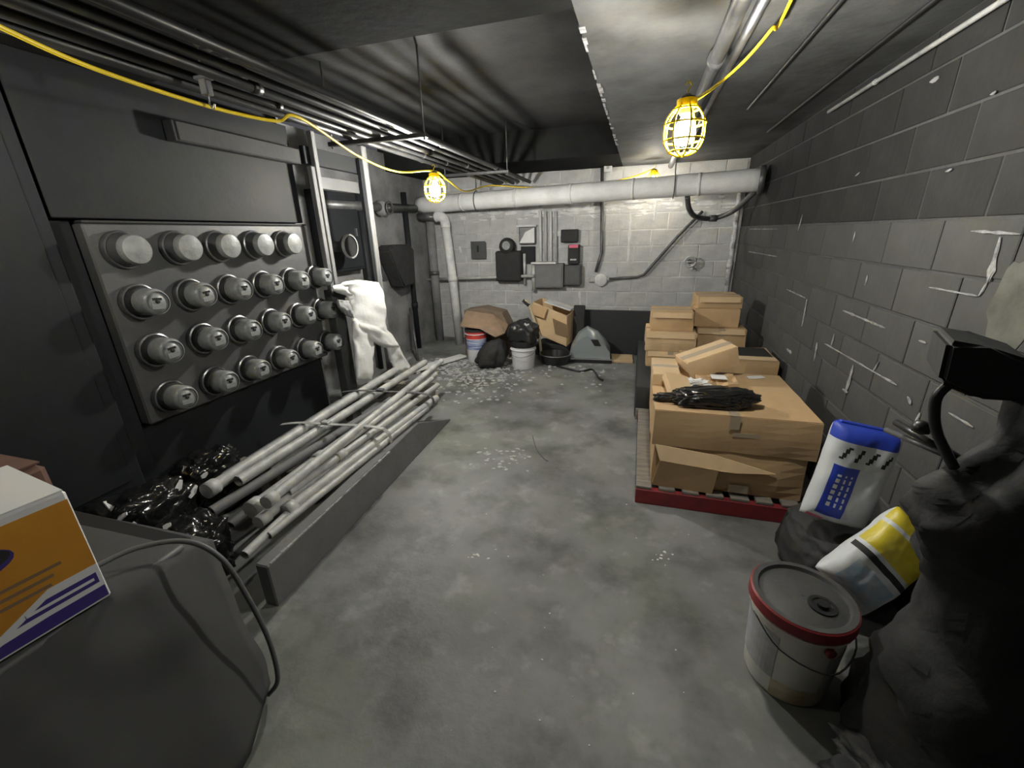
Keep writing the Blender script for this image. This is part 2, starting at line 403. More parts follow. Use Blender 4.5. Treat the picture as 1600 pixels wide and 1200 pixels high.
# big insulated pipe crossing the back
t = thing('insulated_pipe', 'large pale insulated pipe crossing the room below the back ceiling', 'pipe', (-3.05, 5.80, 1.965))
a = Vector((0, 0, 0)); e = Vector((XR - .03 + 3.05, 5.12 - 5.80, .03))
bm = bmesh.new(); N = 40; pts = [a + (e - a) * (i / N) + Vector((0, 0, .006 * noise.noise(Vector((i * .5, 0, 0))))) for i in range(N + 1)]
tube(bm, pts, [.108 + .004 * noise.noise(Vector((i * .9, 3, 0))) for i in range(N + 1)], n=20); obj('pipe_jacket', bm, 'jacket', t)
for q in (.17, .36, .53, .7, .86):
    c = a + (e - a) * q; d = (e - a).normalized(); obj('jacket_band', T([c - d * .015, c + d * .015], .113, n=20), 'jacket', t)
obj('end_flange', T([e - (e - a).normalized() * .05, e], .13, n=20), 'piped', t)
# hangers for the big pipe
for q, lab in ((.22, 'left of centre'), (.80, 'near the right wall')):
    c = Vector((-3.05, 5.80, 1.965)) + (e - a) * q
    h = thing('pipe_hanger', 'dark strap hanger holding the big insulated pipe, ' + lab, 'hanger', c)
    obj('strap', T([(0, .0 + .122 * math.cos(v), .122 * math.sin(v)) for v in [i * PI / 10 for i in range(21)]], .006, n=6), 'piped', h)
    obj('hanger_rod', T([(0, 0, .12), (0, 0, ZC - c.z)], .007, n=6), 'piped', h)
# white vertical pipe with elbow at the back left
t = thing('downpipe', 'white vertical pipe with an elbow standing before the back wall', 'pipe', (-2.62, 5.72, 0))
obj('pipe_run', T([(.07, 0, 0), (.03, 0, 1.0), (-.02, 0, 1.68)], .062, n=16), 'whitep', t)
obj('elbow', T(smooth_path([(-.02, 0, 1.66), (-.03, 0, 1.76), (-.09, 0, 1.80), (-.16, 0, 1.80)]), .068, n=16), 'whitep', t)
obj('collar', T([(.035, 0, .93), (.03, 0, .99)], .07, n=16), 'whitep', t)
obj('branch_pipe', T([(-.15, 0, 1.80), (-.42, 0, 1.81)], .05, n=12), 'piped', t)
t = thing('downpipe', 'grey vertical pipe in the back left corner, left of the white one', 'pipe', (-2.96, 5.9, 0))
obj('pipe_run', T([(0, 0, 0), (0, 0, 1.84)], .065, n=14), 'alcove', t); obj('collar', T([(0, 0, 1.0), (0, 0, 1.06)], .075, n=14), 'piped', t)
# branch valve pipe under the right end
t = thing('branch_pipe', 'dark curved branch pipe under the right end of the big pipe', 'pipe', (.55, 5.23, 1.88))
obj('pipe_run', T(smooth_path([(-.12, 0, .0), (-.08, .1, -.12), (.02, .3, -.20), (.22, .45, -.22), (.40, .4, -.16), (.50, .2, -.04), (.54, -.05, .05)]), .028, n=10), 'piped', t)
obj('coupling', T([(.18, .44, -.22), (.26, .45, -.22)], .038, n=10), 'piped', t)
# pale corner pipe
pipe_thing('corner_pipe', 'narrow pipe with flaking white paint in the back right corner', 'pipe', [(1.085, YB - .06, .0), (1.085, YB - .06, 1.3), (1.08, YB - .06, 2.0)], .03, mat('flaking_white', g(.75), .8, col2=g(.18), scale=9, amt=.7), couplings=(.55,))

# ================================================================== STRING LIGHTS
def cord(name, label, pts, r=.0075, m='yellow'):
    t = tag(obj(name, T(smooth_path(pts, 8), r, n=8), m, smooth='all'), label, 'cord'); return t
def cage_lamp(loc, label, sc=1., power=1., r=.083):
    M['bulb'] = mat('lit_bulb', (1, 1, 1), .4, emit=((1.0, .985, .93), LAMP * power))
    t = thing('caged_lamp', label, 'lamp', loc, group='string lights in yellow cages'); t.scale = (sc, sc, sc)
    # origin at bulb centre; lamp hangs below its socket
    obj('bulb', LA([(.004, -.050), (.024, -.045), (.040, -.028), (.0455, -.005), (.040, .020), (.028, .038), (.018, .052), (.014, .07)], n=16), 'bulb', t, smooth='all')
    obj('socket', LA([(.018, .06), (.026, .066), (.026, .105), (.03, .108), (.03, .125), (.016, .135)], n=14), 'lampblk', t, smooth=True)
    bm = bmesh.new(); prof = [(.03, .10), (.052, .082), (r * .93, .045), (r, 0), (r * .92, -.04), (r * .7, -.068), (r * .35, -.084), (.004, -.088)]
    for k in range(8):
        a = 2 * PI * k / 8 + .2
        tube(bm, smooth_path([(q * math.cos(a), q * math.sin(a), z) for q, z in prof], 3), .0042, n=5)
    for q, z in ((.052, .082), (r * .97, .03), (r * .96, -.03), (r * .68, -.070)):
        tube(bm, [(q * math.cos(v), q * math.sin(v), z) for v in [i * 2 * PI / 24 for i in range(25)]], .0042, n=5, cap=False)
    obj('cage', bm, 'cage', t)
    obj('cage_collar', LA([(.027, .09), (.04, .09), (.04, .118), (.027, .118)], n=14), 'cage', t, smooth=True)
    obj('hook', T(smooth_path([(0, 0, .13), (0, 0, .15), (.012, 0, .165), (0, 0, .18), (-.01, 0, .168)]), .003, n=6), 'yellow', t)
    return t
L2 = ony(1069, 207, 1.95); L1 = ony(680, 297, 3.45); L3 = ony(1021, 284, 5.62); L4 = Vector((-2.05, .78, 1.95))
cage_lamp(L2, 'glowing bulb in yellow cage, the nearer and larger lamp right of centre', .92, 1.15)
cage_lamp(L1, 'glowing bulb in yellow cage hanging below the ceiling conduits', 1.05, 1.7)
cage_lamp(L3, 'glowing bulb in yellow cage mostly hidden behind the big insulated pipe', 1., .20)
tp = Vector((0, 0, .14))
cord('light_cord', 'yellow cord sagging across the left side from lamp to lamp',
     [Vector((-2.3, -.6, 2.14)), L4 + tp, onz(-60, 10, 2.115), onz(0, 42, 2.11), onz(150, 108, 2.10), onz(325, 166, 2.09), onz(430, 189, 2.10), onz(468, 184, 2.13),
      ony(560, 244, 2.75), ony(620, 268, 3.2), L1 + tp, ony(700, 282, 3.9), ony(728, 299, 4.6), ony(765, 290, 5.6), ony(825, 293, 5.7), ony(905, 293, 5.75), ony(985, 277, 5.75), L3 + tp])
a = onz(1240, -8, 2.29); ap = Vector((.20, -.6, 2.27))
cord('light_cord', 'yellow cord running along the ceiling down to the nearer lamp',
     [ap, a, onz(1205, 46, 2.26), onz(1165, 93, 2.22), onz(1130, 125, 2.19), ony(1089, 154, 1.97), L2 + Vector((0, 0, .12))], r=.0065)
cage_lamp(L4, 'caged lamp on the yellow cord beyond the left edge', .9, .30)

# ================================================================== LEFT: METER BANK
t = thing('meter_cabinet', 'wide dark metal cabinet on the left wall carrying rows of meters', 'cabinet', (XL + .001, 2.1, .62))
obj('body', B(.001, .125, -.67, .76, 0, 1.03, bev=.008), 'darkm', t)
obj('top_flange', B(.0, .132, -.67, .76, 1.03, 1.042, bev=.002), 'soot', t)
obj('side_channel', B(.001, .07, -.76, -.68, -.55, 1.04, bev=.004), 'leftwall', t)
obj('lower_cover', B(.001, .04, -.67, .76, -.58, -.02, bev=.004), 'leftwall', t)
obj('upper_cover', B(.001, .11, -.76, .76, 1.05, 1.70, bev=.004), 'leftwall', t)
XF = XL + .126
def make_meter(label):
    t = thing('electric_meter', label, 'electric meter', group='round meters on the dark cabinet')
    obj('socket_ring', LA([(.074, 0), (.091, 0), (.093, .012), (.090, .022), (.083, .025), (.076, .020)], n=28, axis='x', cap=False), 'ring', t, smooth=True)
    obj('meter_base', LA([(.078, 0.001), (.080, .03), (.074, .045), (.02, .046)], n=28, axis='x'), 'soot', t, smooth=True)
    c = obj('glass_cover', LA([(.066, .04), (.069, .05), (.068, .105), (.062, .117), (.055, .121)], n=28, axis='x', cap=False), 'meter', t, smooth=True)
    d = obj('dial_face', LA([(.058, .10), (.056, .116), (.002, .117)], n=28, axis='x'), 'dial', t)
    bm = B(.117, .119, -.022, .022, .010, .022); obj('register', bm, 'blackp', d)
    obj('name_plate', B(.117, .1185, -.03, .03, -.034, -.008), 'meter', d)
    obj('rotor_slot', LA([(.011, .117), (.011, .121), (.002, .121)], n=10, axis='x', o=(0, 0, .004)), 'soot', d)
    return t
def make_blank(label):
    t = thing('electric_meter', label, 'electric meter', group='round meters on the dark cabinet')
    obj('socket_ring', LA([(.074, 0), (.091, 0), (.093, .012), (.090, .022), (.083, .025), (.076, .020)], n=28, axis='x', cap=False), 'ring', t, smooth=True)
    obj('meter_base', LA([(.080, .001), (.080, .03), (.072, .07)], n=28, axis='x'), 'darkm', t, smooth=True)
    obj('blank_cover', LA([(.072, .06), (.073, .085), (.066, .097), (.002, .104)], n=28, axis='x'), 'meter', t, smooth=True)
    return t
rowz = [1.525, 1.268, 1.01, .742]; coly = [1.565, 1.835, 2.085, 2.345, 2.60]
rown = ['top', 'second', 'third', 'bottom']; coln = ['leftmost', 'second from left', 'middle', 'fourth from left', 'rightmost']
pm = pb = None
for i, z in enumerate(rowz):
    for j, y in enumerate(coly):
        lab = ('flat-faced ' if i == 0 else 'protruding glass ') + f'round meter in the {rown[i]} row, {coln[j]} of the row'
        if i == 0:
            m_ = copy_tree(pb, None, lab) if pb else make_blank(lab); pb = pb or m_
        else:
            m_ = copy_tree(pm, None, lab) if pm else make_meter(lab); pm = pm or m_
        m_.location = (XF + .001, y - .005, z); m_.scale.x = 1.18; m_.rotation_euler.x = R_.uniform(-.1, .1)
for i, z in enumerate(rowz[1:]):
    m_ = copy_tree(pm, None, f'round meter half hidden by the stud at the far end of the {rown[i + 1]} row'); m_.location = (XF + .001, 2.845, z)
# near cabinet at the picture's left edge
t = thing('switch_cabinet', 'tall plain dark cabinet at the left edge beside the meters', 'cabinet', (XL, .72, 0))
obj('body', B(.001, .13, -.62, .60, .30, 2.28, bev=.012), 'leftwall', t)
obj('cabinet_door', B(.13, .142, -.56, .54, .38, 2.2, bev=.004), 'leftwall', t)
obj('plinth', B(.001, .12, -.58, .56, 0, .30), 'blackp', t)
obj('handle', B(.142, .165, -.5, -.47, 1.1, 1.26, bev=.004), 'blackp', t)
# dark raceway above
t = thing('cable_raceway', 'dark square raceway on the left wall above the meters', 'raceway', (XL + .002, 2.05, 2.02))
obj('body', B(0.115, .18, -.1, .82, .05, .15, bev=.004), 'soot', t); obj('raceway_cover', B(.18, .186, -.08, .80, .055, .145, bev=.002), 'soot', t)
# frame posts beyond the bank
def post(loc, label, h, lean=(0, 0), double=False, m='lumber'):
    t = thing('frame_post', label, 'post', loc)
    bm = B(-.02, .02, -.04, .0, 0, h, bev=.003)
    for v in bm.verts: v.co.x += lean[0] * v.co.z; v.co.y += lean[1] * v.co.z
    obj('post_body', bm, m, t)
    return t
t = thing('frame_post', 'pale double stud with dark lower half, just beyond the meters', 'post', (-2.40, 2.98, 0))
bm = B(-.05, .03, -.10, .03, 0, 1.16, bev=.004); obj('lower_casing', bm, 'darkm', t)
obj('stud', B(-.02, .02, -.085, -.045, 1.16, 2.06, bev=.003), 'lumber', t)
obj('stud', B(-.02, .02, -.03, .01, 1.16, 2.30, bev=.003), 'lumber', t)
t = thing('frame_post', 'single pale stud right of the doubled one, above the coverall', 'post', (-2.40, 3.60, 0))
obj('stud', B(-.02, .02, -.04, .03, 0, 2.30, bev=.003), 'lumber', t)
obj('side_batten', B(-.02, .015, -.085, -.045, .9, 2.2, bev=.003), 'leftwall', t)
t = thing('frame_header', 'dusty dark boards bridging the tops of the studs', 'header', (-2.40, 2.95, 2.08))
obj('board', B(-.065, -.025, -.05, .7, 0, .12, bev=.003), 'leftwall', t); obj('board', B(-.06, -.025, -.05, .7, -.16, -.07, bev=.003), 'darkm', t)
t = thing('frame_rail', 'dark horizontal rail between the studs, under the coverall', 'rail', (-2.40, 2.98, 1.10))
obj('rail_bar', T([(0, .03, 0), (0, .58, -.03)], .022, n=10), 'piped', t)
obj('bracket', B(-.03, .03, .03, .05, -.05, .05), 'piped', t)
# panel box inside the alcove seen between the studs
t = thing('fuse_panel', 'grey panel box on the alcove wall between the studs', 'panel', (XA, 3.95, 1.22))
obj('body', B(.001, .12, -.32, .32, 0, .78, bev=.008), 'leftwall', t); obj('panel_door', B(.12, .13, -.29, .29, .03, .74, bev=.003), 'leftwall', t)
obj('handle', B(.13, .15, .2, .22, .35, .43), 'steel', t)
c = onx(548, 385, -2.75)
t = thing('round_fixture', 'white-rimmed dark round fixture between the studs above the coverall', 'fixture', (XA, c.y, c.z))
obj('stem', T([(.01, 0, 0), (.3, 0, 0)], .05, n=12), 'darkm', t)
obj('dish', LA([(.06, .28), (.10, .32), (.105, .36), (.02, .34)], n=18, axis='x'), 'soot', t, smooth=True)
obj('rim', LA([(.095, .35), (.115, .352), (.115, .375), (.1, .375)], n=18, axis='x', cap=False), 'pipe', t, smooth=True)

# white coverall draped over the rail
def coverall():
    t = thing('coverall', 'white hooded work coverall hanging over the rail beside the stud', 'coverall', (-2.30, 3.05, 1.1))
    o = Vector((-2.30, 3.05, 1.1)); XV = -2.27
    def pt(px, py, x=XV): return onx(px, py, x) - o
    def sheet(rows, th, name, m, seed):
        # rows: (left px, right px, y px); tapered folded body with real thickness
        bm = bmesh.new(); n = 20; R = []
        K = 6; fine = []
        for i in range(len(rows) - 1):
            for j in range(K):
                s = j / K; fine.append(tuple(rows[i][q] * (1 - s) + rows[i + 1][q] * s for q in range(4)))
        fine.append(rows[-1])
        for r_i, (lx, ly, rx, ry) in enumerate(fine):
            a, b_ = pt(lx, ly), pt(rx, ry); c = (a + b_) / 2; hw = (b_ - a) / 2; ring = []
            tp_ = min(1, .35 + min(r_i, len(fine) - 1 - r_i) * .22)
            for k in range(n):
                an = 2 * PI * k / n
                f = noise.noise(Vector((math.cos(an) * 2.2 + seed, math.sin(an) * 2.2, r_i * .16))) * .018 + noise.noise(Vector((math.cos(an) * 5 + seed, math.sin(an) * 5, r_i * .4))) * .008
                v = c + hw * math.cos(an) * (1 + f * 2) + Vector((1, 0, 0)) * (math.sin(an) * th * tp_ + f * 1.3)
                ring.append(bm.verts.new(v))
            R.append(ring)
        for i in range(len(R) - 1):
            for k in range(n): bm.faces.new((R[i][k], R[i][(k + 1) % n], R[i + 1][(k + 1) % n], R[i + 1][k]))
        bm.faces.new(R[0][::-1]); bm.faces.new(R[-1])
        return obj(name, bm, m, t, smooth='all')
    sheet([(535, 441, 560, 437), (528, 447, 590, 441), (540, 458, 598, 462), (548, 480, 602, 490), (550, 500, 604, 515), (556, 512, 612, 528), (578, 532, 622, 541), (600, 543, 622, 543)], .055, 'torso', 'cloth', 1)
    sheet([(552, 495, 588, 503), (551, 515, 584, 525), (554, 540, 582, 545), (554, 565, 583, 568), (557, 592, 580, 594)], .035, 'trouser_leg', 'cloth', 4)
    sheet([(596, 515, 612, 525), (604, 540, 622, 541), (608, 558, 630, 556), (614, 575, 638, 570), (622, 584, 640, 576)], .032, 'sleeve', 'cloth', 9)
    sheet([(519, 446, 548, 442), (521, 454, 552, 456), (530, 458, 556, 466)], .035, 'hood', 'cloth', 12)
    sheet([(527, 468, 545, 470), (530, 480, 550, 488), (540, 492, 552, 497)], .03, 'cuff', 'clothd', 15)
    return t
coverall()

# alcove fittings
t = thing('meter_box', 'black rounded box on the alcove wall left of the white downpipe', 'box', (XA, 4.95, .93))
bm = PR([(-.30, .47), (-.22, .53), (.22, .53), (.30, .46), (.26, 0.02), (-.04, .0), (-.16, .22)], .02, .22); bmesh.ops.bevel(bm, geom=bm.edges[:], offset=.02, segments=2, affect='EDGES')
obj('body', bm, 'soot', t, smooth=True); obj('mounting_plate', B(.001, .02, -.2, .2, .1, .45), 'piped', t)
for y, x, r, m, lab in ((4.35, XA + .09, .03, 'leftwall', 'left of the black rounded box'), (5.38, XA + .07, .035, 'leftwall', 'right of the black rounded box'), (4.62, XA + .06, .022, 'piped', 'under the black rounded box')):
    pipe_thing('wall_pipe', 'dark vertical pipe on the alcove wall, ' + lab, 'pipe', [(x, y, 0), (x, y, 2.1)], r, m, couplings=(.3, .52))
t = thing('pipe_tree', 'dusty cluster of fittings at the top of the alcove wall', 'pipe', (XA, 4.5, 1.85))
obj('pipe_run', T([(.1, -.8, .02), (.1, 1.1, .06)], .05, n=12), 'piped', t)
obj('valve_body', LA([(.03, 0), (.07, .02), (.09, .06), (.07, .1), (.03, .12)], n=14, axis='y', o=(.1, .2, .03)), 'alcove', t, smooth=True)
obj('hand_wheel', T([(.22, .26 + .07 * math.cos(v), .03 + .07 * math.sin(v)) for v in [i * PI / 8 for i in range(17)]], .008, n=6), 'piped', t)
obj('stem', T([(.1, .26, .03), (.23, .26, .03)], .01, n=6), 'piped', t)
t = thing('leaning_pole', 'thin dark angled pole leaning low against the alcove wall', 'pole', (-2.95, 4.95, 0))
obj('pole_body', T([(.22, -.2, 0), (-.05, .2, .62)], .018, n=8), 'piped', t)

# ================================================================== BACK WALL FITTINGS
def wall_item(name, label, cat, x0, y0, x1, y1, depth, m, gap=0.001, group=None, bev=.01):
    """item on the back wall bounded by photograph pixels"""
    a, b_ = ony(x0, y1, YB - depth), ony(x1, y0, YB - depth)
    t = thing(name, label, cat, (a.x, YB, a.z), group=group)
    obj('body', B(0, b_.x - a.x, -depth, -gap, 0, b_.z - a.z, bev=bev), m, t)
    t['w'] = b_.x - a.x; t['h'] = b_.z - a.z
    return t, b_.x - a.x, b_.z - a.z
# electric gear
t, W, Hh = wall_item('gauge_box', 'black boxy meter housing with a round glass dome on top', 'meter', 775, 392, 813, 440, .16, 'soot', bev=.02)
obj('glass_dome', LA([(.115, 0), (.12, -.05), (.1, -.1), (.06, -.12), (.002, -.125)], n=20, axis='y', o=(W * .45, -.06, Hh + .06)), 'soot', t, smooth=True)
obj('dial_face', LA([(.06, -.12), (.058, -.135), (.002, -.136)], n=18, axis='y', o=(W * .47, -.06, Hh + .075)), 'dial', t, smooth=True)
obj('side_conduit', T([(W + .03, -.06, Hh * .9), (W + .03, -.06, -.05)], .02, n=8), 'pipe', t)
t, W, Hh = wall_item('switch_box', 'small square dark switch box above the long conduit', 'switch box', 738, 378, 757, 404, .08, 'piped')
obj('switch_lever', B(W * .45, W * .55, -.11, -.08, Hh * .4, Hh * .8), 'blackp', t)
obj('box_lid', B(-.01, W + .01, -.09, -.08, -.0, Hh + .01), 'darkm', t)
t, W, Hh = wall_item('switch_box', 'pale shallow box with dark edges above the grey switchgear', 'switch box', 811, 354, 836, 382, .07, 'piped')
obj('pale_cover', PR([(.01, .02), (W * .96, .02), (W * .96, Hh * .95), (W * .4, Hh * .7)], -.078, -.07, axis='y'), 'jacket', t)
obj('top_lip', B(-.03, W + .02, -.09, 0, Hh, Hh + .025), 'whitep', t)
obj('lower_pocket', B(.02, W * .95, -.06, -.001, -.26, -.03, bev=.005), 'leftwall', t)
t, W, Hh = wall_item('switchgear', 'wide grey switchgear box with pale top edge', 'switch box', 836, 412, 880, 450, .14, 'concurb')
obj('top_lip', B(-.05, W * .75, -.17, 0, Hh, Hh + .022), 'whitep', t); obj('box_lid', B(.02, W - .02, -.152, -.14, .02, Hh - .02, bev=.003), 'concurb', t)
obj('side_conduit', T([(-.03, -.08, Hh + .02), (-.03, -.08, -.05)], .03, n=8), 'pipe', t)
t, W, Hh = wall_item('switchgear', 'dark narrow switchgear box right of the wide grey one', 'switch box', 881, 414, 908, 446, .13, 'darkm')
obj('box_lid', B(.015, W - .015, -.14, -.13, .02, Hh - .02, bev=.003), 'darkm', t)
t, W, Hh = wall_item('breaker_box', 'black box with a pink tag above the dark switchgear', 'switch box', 887, 382, 905, 413, .13, 'soot')
obj('pink_tag', B(W * .1, W * .9, -.135, -.13, Hh * .84, Hh * .99), 'pink', t); obj('handle', B(W * .25, W * .8, -.16, -.13, Hh * .2, Hh * .28), 'steel', t)
t, W, Hh = wall_item('breaker_box', 'black square box topmost over the pink tag', 'switch box', 876, 358, 903, 379, .10, 'soot')
obj('side_bracket', B(-.08, 0, -.03, -.001, Hh * .5, Hh * .9), 'whitep', t)
# row of small pale conduits feeding the switchgear
for i, px in enumerate((845, 853, 861, 869)):
    a, b_ = ony(px, 408, YB - .04), ony(px - 1, 330, YB - .04)
    pipe_thing('wall_conduit', 'short pale vertical conduit above the grey switchgear, ' + ['leftmost', 'second from left', 'third from left', 'rightmost'][i] + ' of four', 'conduit', [a, b_], .018, 'backblock' if i % 2 else 'jacket', n=8, group='conduits above the switchgear')
# long horizontal conduit
a, b_ = ony(665, 437, YB - .12), ony(835, 431, YB - .12)
pipe_thing('wall_conduit', 'long pale horizontal conduit crossing behind the white downpipe', 'conduit', [a, b_], .022, 'pipe', n=10, couplings=(.3, .7))
# vertical conduit with offset to the round junction box
P = [ony(941, 262, YB - .05), ony(940, 395, YB - .05), ony(936, 408, YB - .05), ony(931, 425, YB - .05)]
pipe_thing('wall_conduit', 'dark vertical conduit dropping to the round junction box', 'conduit', P, .022, 'piped', n=8)
c = ony(939, 437, YB)
t = thing('junction_box', 'round pale junction box at the low bend of the conduits', 'junction box', c)
obj('body', LA([(.085, 0), (.085, -.05), (.07, -.06), (.002, -.062)], n=18, axis='y'), 'whitep', t, smooth=True)
obj('hub', T([(-.16, -.03, -.01), (.16, -.03, .01)], .028, n=8), 'pipe', t)
P = [ony(952, 436, YB - .05), ony(995, 433, YB - .05), ony(1006, 429, YB - .05), ony(1016, 418, YB - .05), ony(1060, 368, YB - .05), ony(1098, 330, YB - .05)]
pipe_thing('wall_conduit', 'diagonal dark conduit climbing right to the branch pipe', 'conduit', P, .018, 'piped', n=8)
c = ony(1077, 408, YB)
t = thing('wall_valve', 'small round tap with a wheel on the back wall beside boxes', 'valve', c)
obj('stem', T([(0, 0, 0), (0, -.12, 0)], .03, n=10), 'piped', t)
obj('hand_wheel', T([(.065 * math.cos(v), -.12, .065 * math.sin(v)) for v in [i * PI / 8 for i in range(17)]], .013, n=6), 'pipe', t)
obj('spout', T(smooth_path([(0, -.06, 0), (.03, -.09, -.04), (.03, -.1, -.1)]), .02, n=8), 'jacket', t)
obj('spoke', T([(-.06, -.12, 0), (.06, -.12, 0)], .009, n=6), 'pipe', t)
# top-of-wall fittings near the ceiling
t = thing('junction_box', 'small white box under the back ceiling, left of hidden lamp', 'junction box', ony(950, 262, YB - .1))
obj('body', B(-.05, .05, -.03, .05, -.05, .05, bev=.008), 'whitep', t); obj('knockout', T([(0, -.035, 0), (0, -.03, 0)], .02, n=10), 'steel', t)
# peeling plaster along the top of the back wall: uneven pale crust, uncountable
bm = bmesh.new()
for i in range(170):
    x = R_.uniform(-2.6, 1.05); z = 1.86 + R_.gauss(0, .045) if R_.random() < .85 else R_.uniform(1.7, 1.95)
    w_ = R_.uniform(.03, .14); h_ = R_.uniform(.008, .03)
    c = [Vector((x + w_ * math.cos(a_) * R_.uniform(.6, 1), YB - .002, z + h_ * math.sin(a_) * R_.uniform(.6, 1))) for a_ in [j * PI / 3 for j in range(6)]]
    top = [p + Vector((0, -R_.uniform(.002, .006), 0)) + (Vector((x, YB, z)) - p) * .25 for p in c]
    cv = [bm.verts.new(p) for p in c]; tv = [bm.verts.new(p) for p in top]
    for j in range(6): bm.faces.new((cv[j], cv[(j + 1) % 6], tv[(j + 1) % 6], tv[j]))
    bm.faces.new(tv)
tag(obj('peeling_plaster', bm, 'whitep'), 'pale flaking plaster crust high on the back wall', 'plaster', kind='stuff')
# pale vertical drips down the joints of the back wall
for x0, z0, z1, wd in ((985, 332, 415, .05), (1026, 310, 345, .05), (905, 455, 482, .05), (1020, 380, 400, .03), (718, 385, 395, .05)):
    a, b_ = ony(x0, z0, YB - .002), ony(x0 - (4 if x0 > 950 else -2), z1, YB - .002); n_ = 12; bm = bmesh.new(); rows = []
    for i in range(n_ + 1):
        p = a + (b_ - a) * i / n_; ww = wd * (.4 + abs(noise.noise(Vector((i * .7, x0, 0))))) / 2
        rows.append([bm.verts.new(p + Vector((-ww, 0, 0))), bm.verts.new(p + Vector((0, -.006, 0))), bm.verts.new(p + Vector((ww, 0, 0)))])
    for i in range(n_):
        for k in (0, 1): bm.faces.new((rows[i][k], rows[i][k + 1], rows[i + 1][k + 1], rows[i + 1][k]))
    obj('mortar_smear', bm, 'whitep', wb)

# ================================================================== CURB, PIPES AND DEBRIS AT LEFT
bm = B(-1.52, -1.45, 1.07, 3.12, 0, .225, bev=.006)
for v in bm.verts: v.co.x -= .075 * max(0, (v.co.y - 1.07) / 2)
for v in bm.verts:
    if v.co.y > 3 and v.co.z > .2: v.co.y -= .55
bm = bm; t = thing('low_curb', 'long low grey concrete curb beside the bundle of pipes', 'curb', (0, 0, 0))
obj('curb_body', bm, 'concurb', t)
bm = bmesh.new()
for i in range(30):
    y = 1.09 + i * .034; ww = (.03 if i < 8 else .014) * abs(noise.noise(Vector((i * .6, 2, 2)))) + (.006 if i < 6 else .002)
    dx = .0375 * (y - 1.07); box(bm, -1.452 - ww - dx, -1.449 - dx, y, y + .032, .222 - ww * .4, .2275)
obj('chipped_edge', bm, 'chip', t)
# rests the pipes lie on
for y, lab in ((1.75, 'nearer'), (3.35, 'farther')):
    tag(obj('timber_rest', B(-2.42, -1.82, y, y + .09, 0, .215, bev=.006), 'wood'), f'dusty timber block under the pipe bundle, the {lab} one', 'timber block')
specs = [  # near px, far px, z, radius
    ((322, 768), (617, 579), .325, .026), ((372, 752), (664, 566), .325, .024), ((391, 798), (679, 585), .30, .028), ((403, 817), (640, 628), .28, .020),
    ((330, 800), (655, 600), .26, .022), ((415, 786), (690, 564), .368, .020), ((445, 800), (682, 622), .262, .022), ((450, 770), (684, 602), .31, .018),
    ((385, 868), (560, 700), .25, .016), ((400, 850), (600, 668), .25, .014), ((350, 745), (640, 560), .27, .020), ((425, 838), (686, 640), .25, .015),
    ((360, 822), (610, 624), .205, .02), ((470, 742), (675, 592), .345, .016)]
for i, (p, q, z, r) in enumerate(specs):
    r *= 1.3; a, b_ = onz(*p, z), onz(*q, z)
    a.x = min(max(a.x, -2.44), -1.58); b_.x = min(max(b_.x, -2.44), -1.56)
    t = thing('steel_pipe', 'grey pipe in the long strapped bundle, ' + ['lying along the wall side', 'second from the wall side, on top', 'middle of the top layer with a coupling', 'thin one low on the room side',
              'low in the middle of the bundle', 'on top and sticking out farthest', 'low with its far end over the floor', 'thin one at the room side on top', 'shortest and nearest the curb tip',
              'short thin one next to the curb edge', 'lower one beside the wall', 'thinnest along the curb edge', 'dark low one at the near end', 'thin one lying across the top'][i], 'pipe', a, group='pipes in the strapped bundle')
    e = b_ - a
    bm = bmesh.new(); d = e.normalized(); n = 12
    tube(bm, [Vector((0, 0, 0)), e * .5 + Vector((0, 0, .004 * (-1) ** i)), e], r, n=n, cap=False); tube(bm, [e, Vector((0, 0, 0))], r * .8, n=n, cap=False)
    obj('pipe_wall', bm, 'pipe' if i not in (4, 12, 10) else 'concurb', t)
    if i in (2, 5, 0, 6, 3): obj('coupling', T([e * .0, e.normalized() * .06], r * 1.28, n=n), 'pipe', t)
    if i in (2, 7): obj('coupling', T([e * .22, e * .22 + d * .07], r * 1.3, n=n), 'pipe', t)
# straps round the bundle
def strap(y, z1, label, x0=-2.3, x1=-1.56, wd=.03, m='pipe'):
    t = thing('strap', label, 'strap', (0, y, 0))
    bm = bmesh.new(); pts = []
    for k in range(15):
        s = k / 14; pts.append((x0 + (x1 - x0) * s, -.03 + .1 * s, z1 + .022 * math.sin(PI * s) + .006 * math.sin(9 * s)))
    pts += [(x1 + .025, .09, z1 - .04), (x1 + .03, .1, .245)]
    for th in (0,):
        prev = None
        for p in pts:
            c = Vector(p); row = [bm.verts.new(c + Vector((0, -wd / 2, 0))), bm.verts.new(c + Vector((0, wd / 2, 0))), bm.verts.new(c + Vector((0, wd / 2, -.004))), bm.verts.new(c + Vector((0, -wd / 2, -.004)))]
            if prev:
                for k in range(4): bm.faces.new((prev[k], prev[(k + 1) % 4], row[(k + 1) % 4], row[k]))
            prev = row
    obj('band', bm, m, t); obj('buckle', B(x0 + .3, x0 + .36, -.0, .045, z1 + .02, z1 + .034, bev=.003), m, t)
strap(2.1, .355, 'pale band tied over the pipe bundle, the nearer strap')
strap(2.75, .352, 'dark band tied over the pipe bundle, the farther strap', m='hose')
# white trim board and debris near the far end of the bundle
a = onz(685, 565, .05)
t = thing('board_offcut', 'pale narrow board offcut lying past the end of the pipes', 'board', (a.x, a.y, 0), (0, 0, -.45))
obj('board_body', B(-.07, .07, -.42, .42, .02, .045, bev=.004), 'jacket', t); obj('cleat', B(-.06, .06, -.38, -.33, 0, .02), 'jacket', t)

